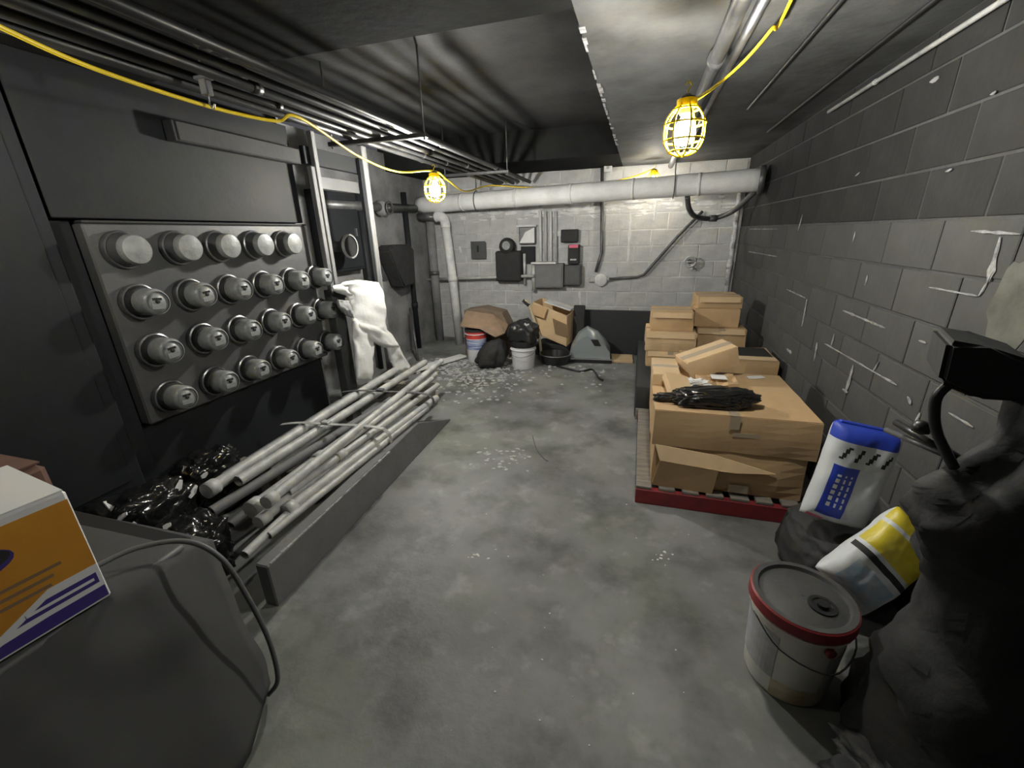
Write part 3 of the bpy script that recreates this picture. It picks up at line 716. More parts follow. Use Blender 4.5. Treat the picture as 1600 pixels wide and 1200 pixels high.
def chips(name, label, n, area, smin, smax, m, seed, cat='debris', flat=.35, clump=None):
    rnd = random.Random(seed); bm = bmesh.new()
    for i in range(n):
        px, py = area(rnd); c = onz(px, py, 0)
        s = rnd.uniform(smin, smax); k = rnd.randint(4, 7); ph = rnd.random() * 6; hh = s * rnd.uniform(.15, flat) + .001
        lo = [bm.verts.new((c.x + s * math.cos(ph + j * 2 * PI / k) * rnd.uniform(.6, 1), c.y + s * .8 * math.sin(ph + j * 2 * PI / k) * rnd.uniform(.6, 1), .0005)) for j in range(k)]
        hi = [bm.verts.new((v.co.x * .85 + c.x * .15, v.co.y * .85 + c.y * .15, hh * rnd.uniform(.7, 1.1))) for v in lo]
        for j in range(k): bm.faces.new((lo[j], lo[(j + 1) % k], hi[(j + 1) % k], hi[j]))
        bm.faces.new(hi); bm.faces.new(lo[::-1])
    return tag(obj(name, bm, m), label, cat, kind='stuff')
chips('plaster_debris', 'broken plaster crumbs strewn over the far left floor', 600, lambda r: (r.uniform(672, 800) + r.gauss(0, 8), 560 + abs(r.gauss(0, 26))), .008, .038, 'plaster', 3, 'debris')
chips('plaster_debris', 'scattered pale crumbs across the far middle floor', 70, lambda r: (r.uniform(780, 960), 568 + abs(r.gauss(0, 22))), .01, .035, 'plaster', 4, 'debris')
chips('paint_flakes', 'white paint flakes clustered mid-floor', 45, lambda r: (r.gauss(787, 22), r.gauss(716, 8)), .008, .030, 'plaster', 5, 'debris', .12)
chips('paint_flakes', 'tiny white flakes scattered down the aisle', 26, lambda r: (r.uniform(640, 1080), r.uniform(640, 1180)), .002, .007, 'paper', 6, 'debris', .3)
chips('paint_flakes', 'few white scraps on the floor right of centre', 10, lambda r: (r.gauss(1036, 9), r.gauss(868, 6)), .004, .012, 'paper', 8, 'debris', .2)
chips('paint_flakes', 'few white scraps on the floor left of centre', 9, lambda r: (r.gauss(745, 14), r.gauss(870, 5)), .005, .014, 'paper', 9, 'debris', .2)
# curl of wire on the floor
P = [onz(832, 680, .004), onz(838, 700, .006), onz(850, 716, .004), onz(856, 720, .004)]
tag(obj('wire_scrap', T(smooth_path(P), .0035, n=6), 'hose'), 'thin curved scrap of wire lying mid-floor beside paint flakes', 'wire')

# ================================================================== PALLET AND CARTONS, RIGHT
t = thing('pallet', 'wooden pallet with a red-painted front rail under the large cartons', 'pallet', (.07, 2.26, 0))
W_, D_ = .99, 1.22
for k in range(3):
    y0 = [0, D_ / 2 - .02, D_ - .04][k]
    o_ = obj('stringer', B(0, W_, y0, y0 + .04, .0, .098, bev=.004), 'redp' if k != 1 else 'wood', t)
nb = 8
for k in range(nb):
    x0 = k * (W_ - .09) / (nb - 1); obj('deck_board', B(x0, x0 + .09 + R_.uniform(-.006, .006), .005, D_ - R_.uniform(0, .02), .099, .117, bev=.003), 'wood', t)

def carton(loc, size, label, rz=0., rot=None, m='card', mt='tape', flaps='closed', seam='x', name='carton', group='cardboard cartons on the right', dent=.006, seed=0):
    w_, d_, h_ = size
    t = thing(name, label, 'box', loc, rot or (0, 0, rz), group)
    bm = bmesh.new(); box(bm, -w_ / 2, w_ / 2, -d_ / 2, d_ / 2, 0, h_)
    bmesh.ops.subdivide_edges(bm, edges=bm.edges[:], cuts=5, use_grid_fill=True)
    for v in bm.verts:
        q = v.co * 5 + Vector((seed * 3.7, seed, 0)); z = v.co.z
        fx = 1 - (abs(v.co.x) / (w_ / 2)) ** 4; fz = math.sin(PI * z / h_)
        v.co.x += dent * noise.noise(q); v.co.y += dent * 1.4 * noise.noise(q + Vector((9, 0, 0))) - (dent if v.co.y < 0 else -dent) * .8 * fx * fz
        if z > h_ * .99: v.co.z -= dent * .8 * (1 - max(abs(v.co.x) / (w_ / 2), abs(v.co.y) / (d_ / 2)) ** 2)
        if 0 < z < h_ * .99: v.co.z += dent * .4 * noise.noise(q + Vector((0, 9, 0)))
    obj('carton_body', bm, m, t)
    if seed in (6, 7, 8, 10, 12):
        obj('folded_lip', PR([(-d_ / 2 - .016, h_ - .045), (-d_ / 2 - .021, h_ - .044), (-d_ / 2 - .004, h_ + .004), (-d_ / 2 + .004, h_ + .003)], -w_ / 2 + .01, w_ / 2 - .02), 'card2', t)
    if flaps == 'closed':
        if seam == 'x':
            for s in (-1, 1): obj('flap', B(-w_ / 2 + .004, w_ / 2 - .004, min(0, s * (d_ / 2 - .003)) + .0015, max(0, s * (d_ / 2 - .003)) - .0015, h_ + .0005, h_ + .0045, bev=.001), m, t)
            tp_ = B(-w_ / 2 + .0, w_ / 2, -.026, .026, h_ + .0046, h_ + .0052); obj('tape_strip', tp_, mt, t)
            obj('tape_tail', B(w_ / 2 + .001 + dent, w_ / 2 + .0018 + dent, -.026, .026, h_ - .07, h_ + .005), mt, t)
        else:
            for s in (-1, 1): obj('flap', B(min(0, s * (w_ / 2 - .003)) + .0015, max(0, s * (w_ / 2 - .003)) - .0015, -d_ / 2 + .004, d_ / 2 - .004, h_ + .0005, h_ + .0045, bev=.001), m, t)
            obj('tape_strip', B(-.026, .026, -d_ / 2, d_ / 2, h_ + .0046, h_ + .0052), mt, t)
            obj('tape_tail', B(-.026, .026, -d_ / 2 - .0018 - dent, -d_ / 2 - .001 - dent, h_ - .07, h_ + .005), mt, t)
    return t
zp = .118
t = carton((.548, 2.70, zp), (.78, .76, .255), 'wide lower carton on the red pallet with its front flap torn loose', m='card', flaps=None, dent=.012, seed=1)
# torn, sagging front flap: a wedge-shaped panel
bm = bmesh.new(); v = [bm.verts.new(p) for p in [(-.39, -.385, .262), (-.06, -.392, .235), (.24, -.40, .165), (.04, -.43, .16), (-.05, -.435, .165), (-.36, -.43, .185)]]
bm.faces.new(v); r = bmesh.ops.extrude_face_region(bm, geom=bm.faces[:]); bmesh.ops.translate(bm, vec=(0, -.004, -.002), verts=[x for x in r['geom'] if isinstance(x, bmesh.types.BMVert)])
obj('torn_flap', bm, 'card2', t)
bm = bmesh.new(); v = [bm.verts.new(p) for p in [(-.39, -.40, .0), (-.06, -.415, .0), (-.05, -.435, .165), (-.36, -.43, .185)]]
bm.faces.new(v); r = bmesh.ops.extrude_face_region(bm, geom=bm.faces[:]); bmesh.ops.translate(bm, vec=(0, -.004, 0), verts=[x for x in r['geom'] if isinstance(x, bmesh.types.BMVert)])
obj('front_panel', bm, 'card', t)
obj('tape_strip', B(.02, .12, -.408, -.4065, .02, .07), 'tape', t)
t = carton((.55, 2.71, zp + .258), (.83, .79, .215), 'large flat carton on top of the pallet stack with a creased front', m='card', dent=.01, seed=2, seam='y')
obj('crease_lip', B(-.40, .20, -.396, -.386, .088, .096), 'card2', t); obj('tape_strip', B(.0, .13, -.402, -.398, .10, .125), 'tape', t)
obj('glued_joint', B(.10, .105, -.394, -.386, .005, .2), 'card', t)
zt = zp + .258 + .215 + .006
# loose things on the large carton
t = carton((.215, 2.93, zt), (.17, .40, .07), 'small pale carton at the left back edge of the pallet stack', m='card2', dent=.004, seed=3)
t = carton((.50, 3.03, zt + .045), (.34, .19, .13), 'small carton tipped askew on the pallet stack', rot=(.05, -.30, .35), m='card2', dent=.006, seed=4)
t = carton((.27, 2.63, zt + .02), (.15, .19, .045), 'little flattened carton leaning beside the black bag', rot=(.35, .25, .3), m='card2', dent=.004, flaps=None, seed=5)
t = thing('carton_sheet', 'folded cardboard sheet lying behind the black bag', 'cardboard', (.52, 2.84, zt))
bm = bmesh.new(); n = 8
for i in range(n + 1):
    for j in range(n + 1):
        x, y = i / n - .5, j / n - .5; bm.verts.new((x * .24, y * .2, .022 + .04 * abs(x) + .018 * noise.noise(Vector((x * 4, y * 4, 0)))))
bm.verts.ensure_lookup_table()
for i in range(n):
    for j in range(n): k = i * (n + 1) + j; bm.faces.new([bm.verts[q] for q in (k, k + n + 1, k + n + 2, k + 1)])
r = bmesh.ops.extrude_face_region(bm, geom=bm.faces[:]); bmesh.ops.translate(bm, vec=(0, 0, -.02), verts=[x for x in r['geom'] if isinstance(x, bmesh.types.BMVert)])
obj('sheet', bm, 'card', t); obj('label_patch', B(-.03, .06, -.06, .03, .05, .053), 'paper', t)
bm = blob(.21, .085, .050, .28, 1.3, 3, 5)
t = thing('plastic_bag', 'crumpled shiny black plastic bag on the big carton', 'bag', (.46, 2.45, zt - .001), (0, 0, .06)); obj('bag_body', bm, 'blacksh', t, smooth='all')
bm = blob(.07, .035, .02, .5, 3, 8, 4); obj('bag_neck', bm, 'blacksh', t, loc=(-.25, .03, 0), smooth='all')
t = thing('crumpled_paper', 'crumpled white paper between the small cartons', 'paper', (.40, 2.76, zt)); obj('sheet', blob(.07, .04, .02, .7, 3, 5, 4), 'paper', t)
t = thing('paper_slip', 'torn white paper slip at the back of the large carton', 'paper', (.80, 3.02, zt + .001), (0, 0, .3)); obj('sheet', PR([(-.06, -.02), (-.02, -.03), (.06, -.015), (.05, .03), (-.05, .025)], 0, .003, axis='z'), 'paper', t)

# rear stack on a black wrapped base
t = thing('wrapped_pallet', 'black-wrapped low base under the rear stack of cartons', 'pallet', (.60, 4.40, 0))
obj('black_wrap', B(-.56, .50, -.88, .80, 0, .30, bev=.02, seg=2), 'rug', t, smooth=True); obj('base_board', B(-.55, .50, -.905, -.882, 0, .10, bev=.003), 'wood', t)
zb = .302
carton((.335, 4.33, zb), (.43, .42, .15), 'squat carton with a dark curved seam, bottom left of the rear stack', m='card', dent=.012, seed=6, seam='y')
carton((.325, 4.33, zb + .157), (.45, .43, .175), 'carton with a folded bright top edge, middle of the left rear column', m='card2', dent=.012, seed=7)
carton((.325, 4.38, zb + .34), (.38, .38, .17), 'topmost carton of the left rear column', m='card', dent=.009, seed=8)
carton((.82, 4.55, zb), (.42, .5, .16), 'carton at the bottom of the right rear column', m='card', dent=.006, seed=9)
carton((.78, 4.50, zb + .167), (.43, .45, .185), 'wide carton with pale tape below the two topmost ones', m='card', dent=.008, seed=10, seam='y')
carton((.73, 4.55, zb + .36), (.39, .4, .17), 'second carton from the top of the right rear column', m='card', dent=.006, seed=11)
carton((.74, 4.55, zb + .537), (.38, .38, .10), 'topmost carton of all, against the back wall corner', rz=.04, m='card', dent=.008, seed=12)
t = carton((.86, 3.78, zb), (.46, .42, .26), 'deep carton with a shaded opening painted on top between pallet and rear stack', m='card', dent=.01, flaps=None, seed=13)
obj('inside_shade', B(-.19, .21, -.10, .18, .256, .268), 'blackm', t)  # black slab paints the shade inside the opened carton
obj('flap', B(-.22, .22, -.215, -.11, .263, .269), 'card2', t)
t = carton((.50, 3.84, zb), (.20, .34, .20), 'narrow carton wedged left of the deep open carton', m='card', dent=.006, seed=14)

# black sheet standing against the back wall
t = thing('standing_board', 'low matt black panel standing against the back wall', 'panel', (-.30, YB - .50, 0))
obj('panel_face', B(-.45, .50, 0, .04, 0, .58, bev=.006), 'rug', t); obj('foot', B(-.4, -.34, -.03, .3, 0, .03), 'rug', t); obj('foot', B(.3, .36, -.03, .3, 0, .03), 'rug', t)
t = thing('cardboard_sheet', 'flat tan cardboard piece on the floor beside the silver hood', 'cardboard', onz(968, 562, 0) + Vector((0, .0, 0)), (0, 0, .05)); obj('sheet', B(-.18, .16, -.14, .16, .0, .03, bev=.004), 'card2', t)
c = onz(970, 530, .3)

# ================================================================== CLUTTER AT THE BACK
def bucket(loc, label, r, h, m_body, lid=None, band=None, rot=(0, 0, 0), bail=True, group=None, n=28):
    t = thing('bucket', label, 'bucket', loc, rot, group)
    rb = r * .88
    obj('pail_body', LA([(.002, .0), (rb * .97, 0), (rb, .01), (r, h * .97), (r, h), (r - .006, h), (rb - .006, .012), (.002, .012)], n=n, cap=False), m_body, t, smooth=True)
    obj('pail_rim', LA([(r, h * .86), (r + .008, h * .865), (r + .008, h * .885), (r, h * .89)], n=n, cap=False), m_body, t, smooth=True)
    if bail:
        obj('bail_handle', T(smooth_path([(-(r + .012), 0, h * .84), (-(r + .02) * .75, -r * .75, h * .70), (0, -(r + .03), h * .62), ((r + .02) * .75, -r * .75, h * .70), (r + .012, 0, h * .84)], 5), .0028, n=6), 'piped', t)
    return t
def arc_panel(r0, r1, z0, z1, a0, a1, n=14, mi=0, th=.0015):
    bm = bmesh.new(); rows = []
    for i in range(n + 1):
        a = a0 + (a1 - a0) * i / n
        rows.append([bm.verts.new(((r0 + th) * math.cos(a), (r0 + th) * math.sin(a), z0)), bm.verts.new(((r1 + th) * math.cos(a), (r1 + th) * math.sin(a), z1))])
    for i in range(n): bm.faces.new((rows[i][0], rows[i][1], rows[i + 1][1], rows[i + 1][0]))
    return bm
c = onz(746, 563, 0)
t = bucket(c, 'red, white and blue printed pail under the sagging brown carton', .135, .42, 'white', bail=False)
obj('red_band', arc_panel(.130, .134, .31, .41, 0, 2 * PI, 28), 'redlid' if 0 else mat('red_print', (.6, .06, .05), .45), t)
obj('blue_band', arc_panel(.124, .130, .17, .30, 0, 2 * PI, 28), mat('blue_band', (.08, .13, .38), .45, col2=(.5, .55, .65), scale=20, amt=.9, stretch=(.3, .3, 3)), t)
obj('lid', LA([(.002, .425), (.14, .425), (.142, .40)], n=28), 'soot', t, smooth=True)
c = onz(818, 573, 0)
t = bucket(c, 'white pail with a dark upper rim, open, in the back clutter', .15, .27, 'white')
obj('dark_liner', LA([(.153, .27), (.157, .30), (.15, .335), (.12, .34), (.1, .28)], n=24, cap=False), 'blackp', t, smooth=True)
bm = blob(.17, .14, .15, .25, 2.2, 21, 4); t = thing('plastic_bag', 'black rubbish bag bulging out of the white pail', 'bag', (c.x, c.y + .02, .27)); obj('bag_body', bm, 'blackp', t, smooth='all')
c = onz(765, 572, 0); bm = blob(.19, .15, .17, .22, 1.8, 22, 4)
for v in bm.verts:
    k = v.co.z / .36; v.co.x *= 1.15 - .55 * k; v.co.y *= 1.15 - .5 * k; v.co.x += .1 * k
t = thing('plastic_bag', 'slumped dark rubbish bag between the printed pail and white pail', 'bag', c); obj('bag_body', bm, 'soot', t, smooth='all')
# sagging brown carton on top of printed pail
c = onz(758, 563, 0)
t = thing('carton', 'sagging brown carton heaped over the printed pail', 'box', (c.x - .02, c.y + .28, .0)); 
obj('carton_body', PR([(-.32, 0), (.30, 0), (.30, .44), (.22, .60), (-.05, .66), (-.30, .62)], -.12, .12, axis='y'), mat('dusty_cardboard', (.22, .16, .11), .9, col2=(.13, .10, .075), scale=6, bump=.3), t)
bm = bmesh.new(); v = [bm.verts.new(p) for p in [(-.27, -.12, .62), (.10, -.12, .58), (.30, -.12, .45), (.33, -.36, .40), (.22, -.42, .36), (.02, -.42, .46), (-.24, -.42, .48)]]
bm.faces.new(v); r = bmesh.ops.extrude_face_region(bm, geom=bm.faces[:]); bmesh.ops.translate(bm, vec=(0, 0, -.012), verts=[x for x in r['geom'] if isinstance(x, bmesh.types.BMVert)])
obj('flap', bm, mat('dusty_flap', (.36, .23, .15), .85, col2=(.2, .15, .1), scale=5), t)
# open carton right of the white pail
c = onz(853, 566, 0)
t = thing('carton', 'open tan carton tilted beside the white pail', 'box', (c.x + .02, c.y + .42, 0), (0, 0, -.12))
bm = bmesh.new(); Wd, Dp, Hh, th = .46, .36, .40, .006
for q in ((-Wd / 2, Wd / 2, -Dp / 2, -Dp / 2 + th), (-Wd / 2, Wd / 2, Dp / 2 - th, Dp / 2), (-Wd / 2, -Wd / 2 + th, -Dp / 2, Dp / 2), (Wd / 2 - th, Wd / 2, -Dp / 2, Dp / 2)): box(bm, *q, .24, .24 + Hh)
box(bm, -Wd / 2, Wd / 2, -Dp / 2, Dp / 2, .24, .25)
for v in bm.verts: k = (v.co.x / Wd); v.co.z -= k * .16
obj('carton_body', bm, 'card2', t)
obj('flap', PR([(-.24, .70), (-.02, .66), (-.06, .52), (-.2, .56)], -Dp / 2 - .05, -Dp / 2 - .044, axis='y'), 'card', t)
obj('torn_side', PR([(.04, .52), (.25, .44), (.25, .28), (.08, .32)], -Dp / 2 - .012, -Dp / 2 - .004, axis='y'), 'cardd', t)
obj('support_crate', B(-.22, .24, -.14, .17, 0, .165, bev=.01), 'soot', t)
t = thing('foam_sheet', 'white sheet lying over the open tan carton', 'sheet', (c.x + .08, c.y + .44, .655), (.0, .28, -.1)); obj('sheet', B(-.17, .19, -.12, .12, 0, .016, bev=.003), 'whitep', t)
t = thing('axe_handle', 'pale curved wooden tool handle sticking out of the clutter', 'tool', onz(826, 566, 0) + Vector((0, .22, 0)))
obj('handle', T(smooth_path([(.12, 0, 0), (.08, .02, .3), (.0, .03, .55), (-.07, .04, .72), (-.12, .04, .74)]), .018, n=8), mat('pale_wood', (.5, .42, .28), .7), t)
obj('grip', T([(-.05, .035, .68), (-.13, .04, .745)], .024, n=8), 'soot', t)
# black pans and hose
c = onz(868, 566, 0)
t = thing('black_pan', 'low round black pan on the floor in front of the tan carton', 'pan', c); obj('pan_body', LA([(.002, 0), (.17, 0), (.2, .10), (.205, .12), (.19, .115), (.16, .02), (.002, .015)], n=24, cap=False), 'blackp', t, smooth=True)
obj('bright_rim', T([(.2 * math.cos(v), .2 * math.sin(v), .12) for v in [PI + i * PI / 12 for i in range(13)]], .006, n=6), 'steel', t)
# silver hood
c = onz(922, 562, 0)
t = thing('vacuum_hood', 'silver grey domed machine hood with chrome strip, by the black panel', 'machine', c, (0, 0, .08))
bm = bmesh.new(); prof = [(-.27, .05), (-.24, .20), (-.16, .36), (-.05, .44), (.08, .38), (.18, .28), (.24, .18), (.25, .06)]
pa = []
for j in range(7):
    y = -.14 + j * .05; s = 1 - .25 * abs(j - 3) ** 2 / 9
    pa.append([bm.verts.new((x * (.94 + .06 * s), y, .05 + (z - .05) * s)) for x, z in prof])
for j in range(6):
    for k in range(len(prof) - 1): bm.faces.new((pa[j][k], pa[j][k + 1], pa[j + 1][k + 1], pa[j + 1][k]))
bm.faces.new(pa[0]); bm.faces.new(pa[-1][::-1])
obj('hood', bm, 'silver', t, smooth=True)
obj('hood_window', PR([(.0, .30), (.09, .30), (.13, .22), (.05, .22)], -.146, -.14, axis='y'), 'blackp', t)
obj('chrome_strip', B(-.28, .27, -.17, -.145, .045, .065, bev=.004), 'chrome', t); obj('base', B(-.27, .27, -.16, .16, 0, .045, bev=.01), 'blackp', t)
P = [onz(*q, .012) for q in [(870, 572), (905, 580), (925, 577), (935, 590), (942, 594)]]
tag(obj('black_hose', T(smooth_path(P), .012, n=8), 'blackp', smooth='all'), 'black flexible hose curling on the floor below the silver hood', 'hose')
t = thing('floor_stand', 'dark grey upright slab leaning left of the silver hood', 'panel', onz(897, 562, 0) + Vector((0, .2, 0)), (-.1, 0, 0)); obj('slab', B(-.06, .09, 0, .04, 0, .66, bev=.01), 'soot', t)

# ================================================================== FOREGROUND LEFT
# crate under a dark tarp
t = thing('covered_crate', 'low crate under a dark grey tarp in the near left corner', 'crate', (-1.95, .35, 0))
obj('crate_body', B(-.38, .53, -.9, .47, 0, .60, bev=.01), 'blackm', t)
bm = bmesh.new(); nu, nv = 40, 36; G = []
for i in range(nu + 1):
    u = i / nu; row = []
    for j in range(nv + 1):
        v = j / nv; y = -1.0 + (1.50 - .07 * max(0, (u - .3) / .7)) * v
        # cross-section: flat top, rolled edge, slope to floor
        if u < .3: x = -.42 + u / .3 * .99; z = .615
        else:
            s = (u - .3) / .7; x = .57 + .17 * s + .13 * s * min(1, (1 - v) / .15); z = .615 * (1 - s ** 1.1) + .004
        f = noise.noise(Vector((u * 3, v * 6, 1.5))) * .03 + noise.noise(Vector((u * 7, v * 14, 4))) * .008
        amp = min(1, u * 3) * (1 if u < .95 else .2)
        edge = max(0, (v - .86) / .14)
        yy = y - .02 * noise.noise(Vector((u * 5, 0, 3))) * (v > .9)
        if u > .3: x += f * amp * .9; z += abs(f) * amp * .5
        z2 = max(.004, z * (1 - .10 * edge ** 2))
        row.append(bm.verts.new((x, yy, z2)))
    G.append(row)
for i in range(nu):
    for j in range(nv): bm.faces.new((G[i][j], G[i + 1][j], G[i + 1][j + 1], G[i][j + 1]))
o_ = obj('tarp', bm, 'tarp', t, smooth='all'); md = o_.modifiers.new('thick', 'SOLIDIFY'); md.thickness = .006; md.offset = 1
# pale worn hem along the top edge
obj('tarp_hem', T([(.575, -.95 + i * .097 , .612) for i in range(15)], .010, n=6), 'hose', t)
# hose arching over
P = [onz(150, 885, .66), onz(215, 856, .68), onz(290, 846, .68), onz(345, 872, .62), onz(385, 930, .47), onz(420, 1000, .27), onz(434, 1060, .10), onz(420, 1085, .02)]
tag(obj('black_hose', T(smooth_path(P, 8), .008, n=8), 'soot' if 0 else 'hose', smooth='all'), 'grey hose arching over the tarp and down to the floor', 'hose')
# printed carton (paper goods) on the crate: blank-worded bands, orange, white and purple
bx0, bx1, by0, by1, bz0, bz1 = -1.67, -1.345, .04, .545, .632, .972
t = thing('printed_carton', 'orange, white and purple printed carton at the left edge', 'box', (bx1, by1, bz0), (0, 0, -.14))
obj('carton_body', B(bx0 - bx1, 0, by0 - by1, 0, 0, bz1 - bz0, bev=.006), 'white', t)
def face_poly(pts, m, name, d=.0015):   # (y, z) polygon on the face towards the aisle
    bm = bmesh.new(); prism(bm, pts, .0002, d); return obj(name, bm, m, t)
W_, H_ = by1 - by0, bz1 - bz0
face_poly([(-W_ + .004, .006), (-.004, .006), (-.004, H_ - .022), (-W_ + .004, H_ - .022)], 'orange', 'orange_panel', .0012)
face_poly([(-.31, .006), (-.004, .006), (-.004, .115), (-.10, .115), (-.22, .05)], 'white', 'white_swoosh', .0018)
face_poly([(-.29, .010), (-.006, .010), (-.006, .045), (-.12, .045), (-.2, .04)], 'purple', 'purple_band', .0024)
face_poly([(-.17, .060), (-.012, .060), (-.012, .092), (-.11, .092)], 'purple', 'purple_band', .0024)
face_poly([(-.15, .071), (-.02, .071), (-.02, .079), (-.15, .079)], 'white', 'print_line', .003)
pts = [(-.19 + .07 * math.cos(a), .245 + .034 * math.sin(a)) for a in [i * PI / 10 for i in range(20)]]
face_poly(pts, 'purple', 'dark_oval', .0022)
pts = [(-.18 + .055 * math.cos(a), .25 + .024 * math.sin(a)) for a in [i * PI / 10 for i in range(20)]]
face_poly(pts, 'soot', 'dark_oval', .003)
for k, (a, b_) in enumerate(((-.22, -.06), (-.22, -.08), (-.20, -.09))): face_poly([(a, .17 - .022 * k), (b_, .17 - .022 * k), (b_, .162 - .022 * k), (a, .162 - .022 * k)], 'cardd', 'print_line', .0022)
for k in range(3): face_poly([(-.26, .272 - .011 * k), (-.15, .272 - .011 * k), (-.15, .267 - .011 * k), (-.26, .267 - .011 * k)], 'label', 'print_line', .0022)
obj('flap', B(bx0 - bx1 + .004, -.004, by0 - by1 + .004, -.004, H_ + .0005, H_ + .004), 'paper', t)
# brown cardboard piece behind it
t = thing('carton', 'dark brown carton behind the orange printed one', 'box', (-2.08, .60, .63))
obj('carton_body', B(-.20, .19, -.15, .15, 0, .23, bev=.02), 'brown', t); obj('flap', B(-.20, .18, -.14, .14, .232, .238), 'brown', t)
# dark bags and highlights painted on as pale strips beside the pipes
from mathutils.bvhtree import BVHTree
BAGS = []
for i, (px, py, z, s, lab) in enumerate([((190), 790, .0, (.22, .25, .13), 'crumpled black film bag behind the printed carton'), (270, 800, .0, (.17, .24, .12), 'crumpled black film bag against the pipe ends'),
                                        (180, 700, .0, (.15, .22, .17), 'dark rubbish bag heaped under the meter cabinet')]):
    c = onz(px, py, .12); 
    c = [Vector((-2.29, 1.15, 0)), Vector((-1.93, 1.08, 0)), Vector((-2.40, 1.58, 0))][i]; s = [(.165, .20, .21), (.16, .15, .17), (.13, .17, .19)][i]
    t = thing('plastic_bag', lab, 'bag', c); ob = obj('bag_body', blob(*s, .28, 1.9, 40 + i, 5), 'blacksh', t, smooth='all'); BAGS.append((ob, c))
for i, (px, py, a, l) in enumerate([(157, 768, .3, .04), (205, 748, .2, .07), (278, 762, .9, .08), (300, 768, .5, .07), (172, 795, 1.0, .09), (190, 808, .6, .06), (212, 820, .9, .06), (318, 742, .1, .04), (262, 822, .3, .03)]):
    c = n = None
    for ob, oc in BAGS:
        bv = BVHTree.FromPolygons([v.co + oc for v in ob.data.vertices], [tuple(p.vertices) for p in ob.data.polygons])
        hit = bv.ray_cast(CAMP, ray(px, py).normalized())
        if hit[0] and (c is None or (hit[0] - CAMP).length < (c - CAMP).length): c, n = hit[0], hit[1]
    if c is None: continue
    t = thing('glint_strip', 'pale strip painting a glint on the black bags, ' + ['by the carton corner', 'widest of the upper ones', 'long one leaning to the pipes', 'beside the long leaning one', 'longest, low left', 'short under the longest', 'curled one in the middle', 'tiny one by the pipe end', 'tiny one nearest the tarp'][i], 'glint', c + n * .006, n.to_track_quat('Z', 'Y').to_euler(), group='painted glints on the black bags')
    q = obj('strip', PR([(-l / 2, -.010), (0, -.018), (l / 2, -.006), (l / 2, .008), (0, .010), (-l / 2, .006)], -.004, .003, axis='z'), 'whitep', t); q.rotation_euler.z = a

# ================================================================== FOREGROUND RIGHT
t = bucket((.615, 1.335, 0), 'white paint pail with a red-rimmed dusty lid, front right', .147, .355, 'pail', n=40, rot=(0, 0, .3))
obj('lid', LA([(.002, .358), (.118, .358), (.124, .354), (.130, .354), (.136, .3665), (.153, .3665)], n=40, cap=False), 'lid', t, smooth=True)
obj('lid_rim', LA([(.152, .3666), (.158, .361), (.160, .325), (.151, .320)], n=40, cap=False), 'redlid', t, smooth=True)
obj('spout_cap', LA([(.042, .358), (.042, .364), (.030, .364), (.028, .36), (.018, .36), (.018, .372), (.002, .372)], n=20, o=(.035, -.045, 0)), 'blackp', t, smooth=True)
obj('stained_foot', arc_panel(.1295, .1325, .004, .075, -2.5, -.7, 18), 'stain', t)
obj('paper_label', arc_panel(.133, .143, .08, .27, -3.9, -2.5, 14, th=.002), 'label', t)
obj('paper_label', arc_panel(.132, .142, .07, .24, -1.45, -.5, 14, th=.002), 'label', t)
obj('handle_lug', LA([(.002, .0), (.016, .0), (.016, .012), (.002, .014)], n=12, axis='y', o=(.0, -.160, .285)), 'redlid', t)

def bag(loc, rot, w_, h_, d_, label, painter, mats, seed, name='cement_bag'):
    t = thing(name, label, 'bag', loc, rot)
    bm = bmesh.new(); nx, nz = 34, 48
    F_, K_ = [], []
    for j in range(nz + 1):
        v = j / nz; fr, br = [], []
        for i in range(nx + 1):
            u = i / nx; x = (u - .5) * w_; z = v * h_
            bul = (1 - abs(2 * u - 1) ** 5) ** .6 * (1 - abs(2 * v - 1) ** 7) ** .6
            n_ = noise.noise(Vector((u * 3 + seed, v * 4, 0))) * .014 + noise.noise(Vector((u * 9 + seed, v * 11, 2))) * .004
            xx = x * (1 - .05 * math.sin(v * PI) + .02 * noise.noise(Vector((v * 5, seed, 0))))
            fr.append(bm.verts.new((xx, -d_ / 2 * bul + n_ * bul, z))); br.append(bm.verts.new((xx, d_ / 2 * bul + n_ * bul, z)) if 0 < i < nx and 0 < j < nz else fr[-1])
        F_.append(fr); K_.append(br)
    for j in range(nz):
        for i in range(nx):
            f = bm.faces.new((F_[j][i], F_[j][i + 1], F_[j + 1][i + 1], F_[j + 1][i])); f.material_index = painter((i + .5) / nx, (j + .5) / nz)
            q = [K_[j][i], K_[j + 1][i], K_[j + 1][i + 1], K_[j][i + 1]]
            try: f = bm.faces.new(q); f.material_index = painter((i + .5) / nx, (j + .5) / nz) if 0 else 0
            except ValueError: pass
    obj('bag_body', bm, mats, t, smooth='all')
    return t
def paint1(u, v):
    if .12 < u < .50 and .10 < v < .62:
        if (.21 < u < .26 or .32 < u < .36 or .42 < u < .44) and .18 < v < .55 and int(v * 48) % 3: return 2
        return 1
    if v > .86 and u < .9: return 1
    if .68 < v < .82 and .1 < u < .85: return 3 if (u * 5.2 - v * 4) % 1 < .30 else 0
    if v < .07 and u > .05 and u < .3: return 4
    return 0
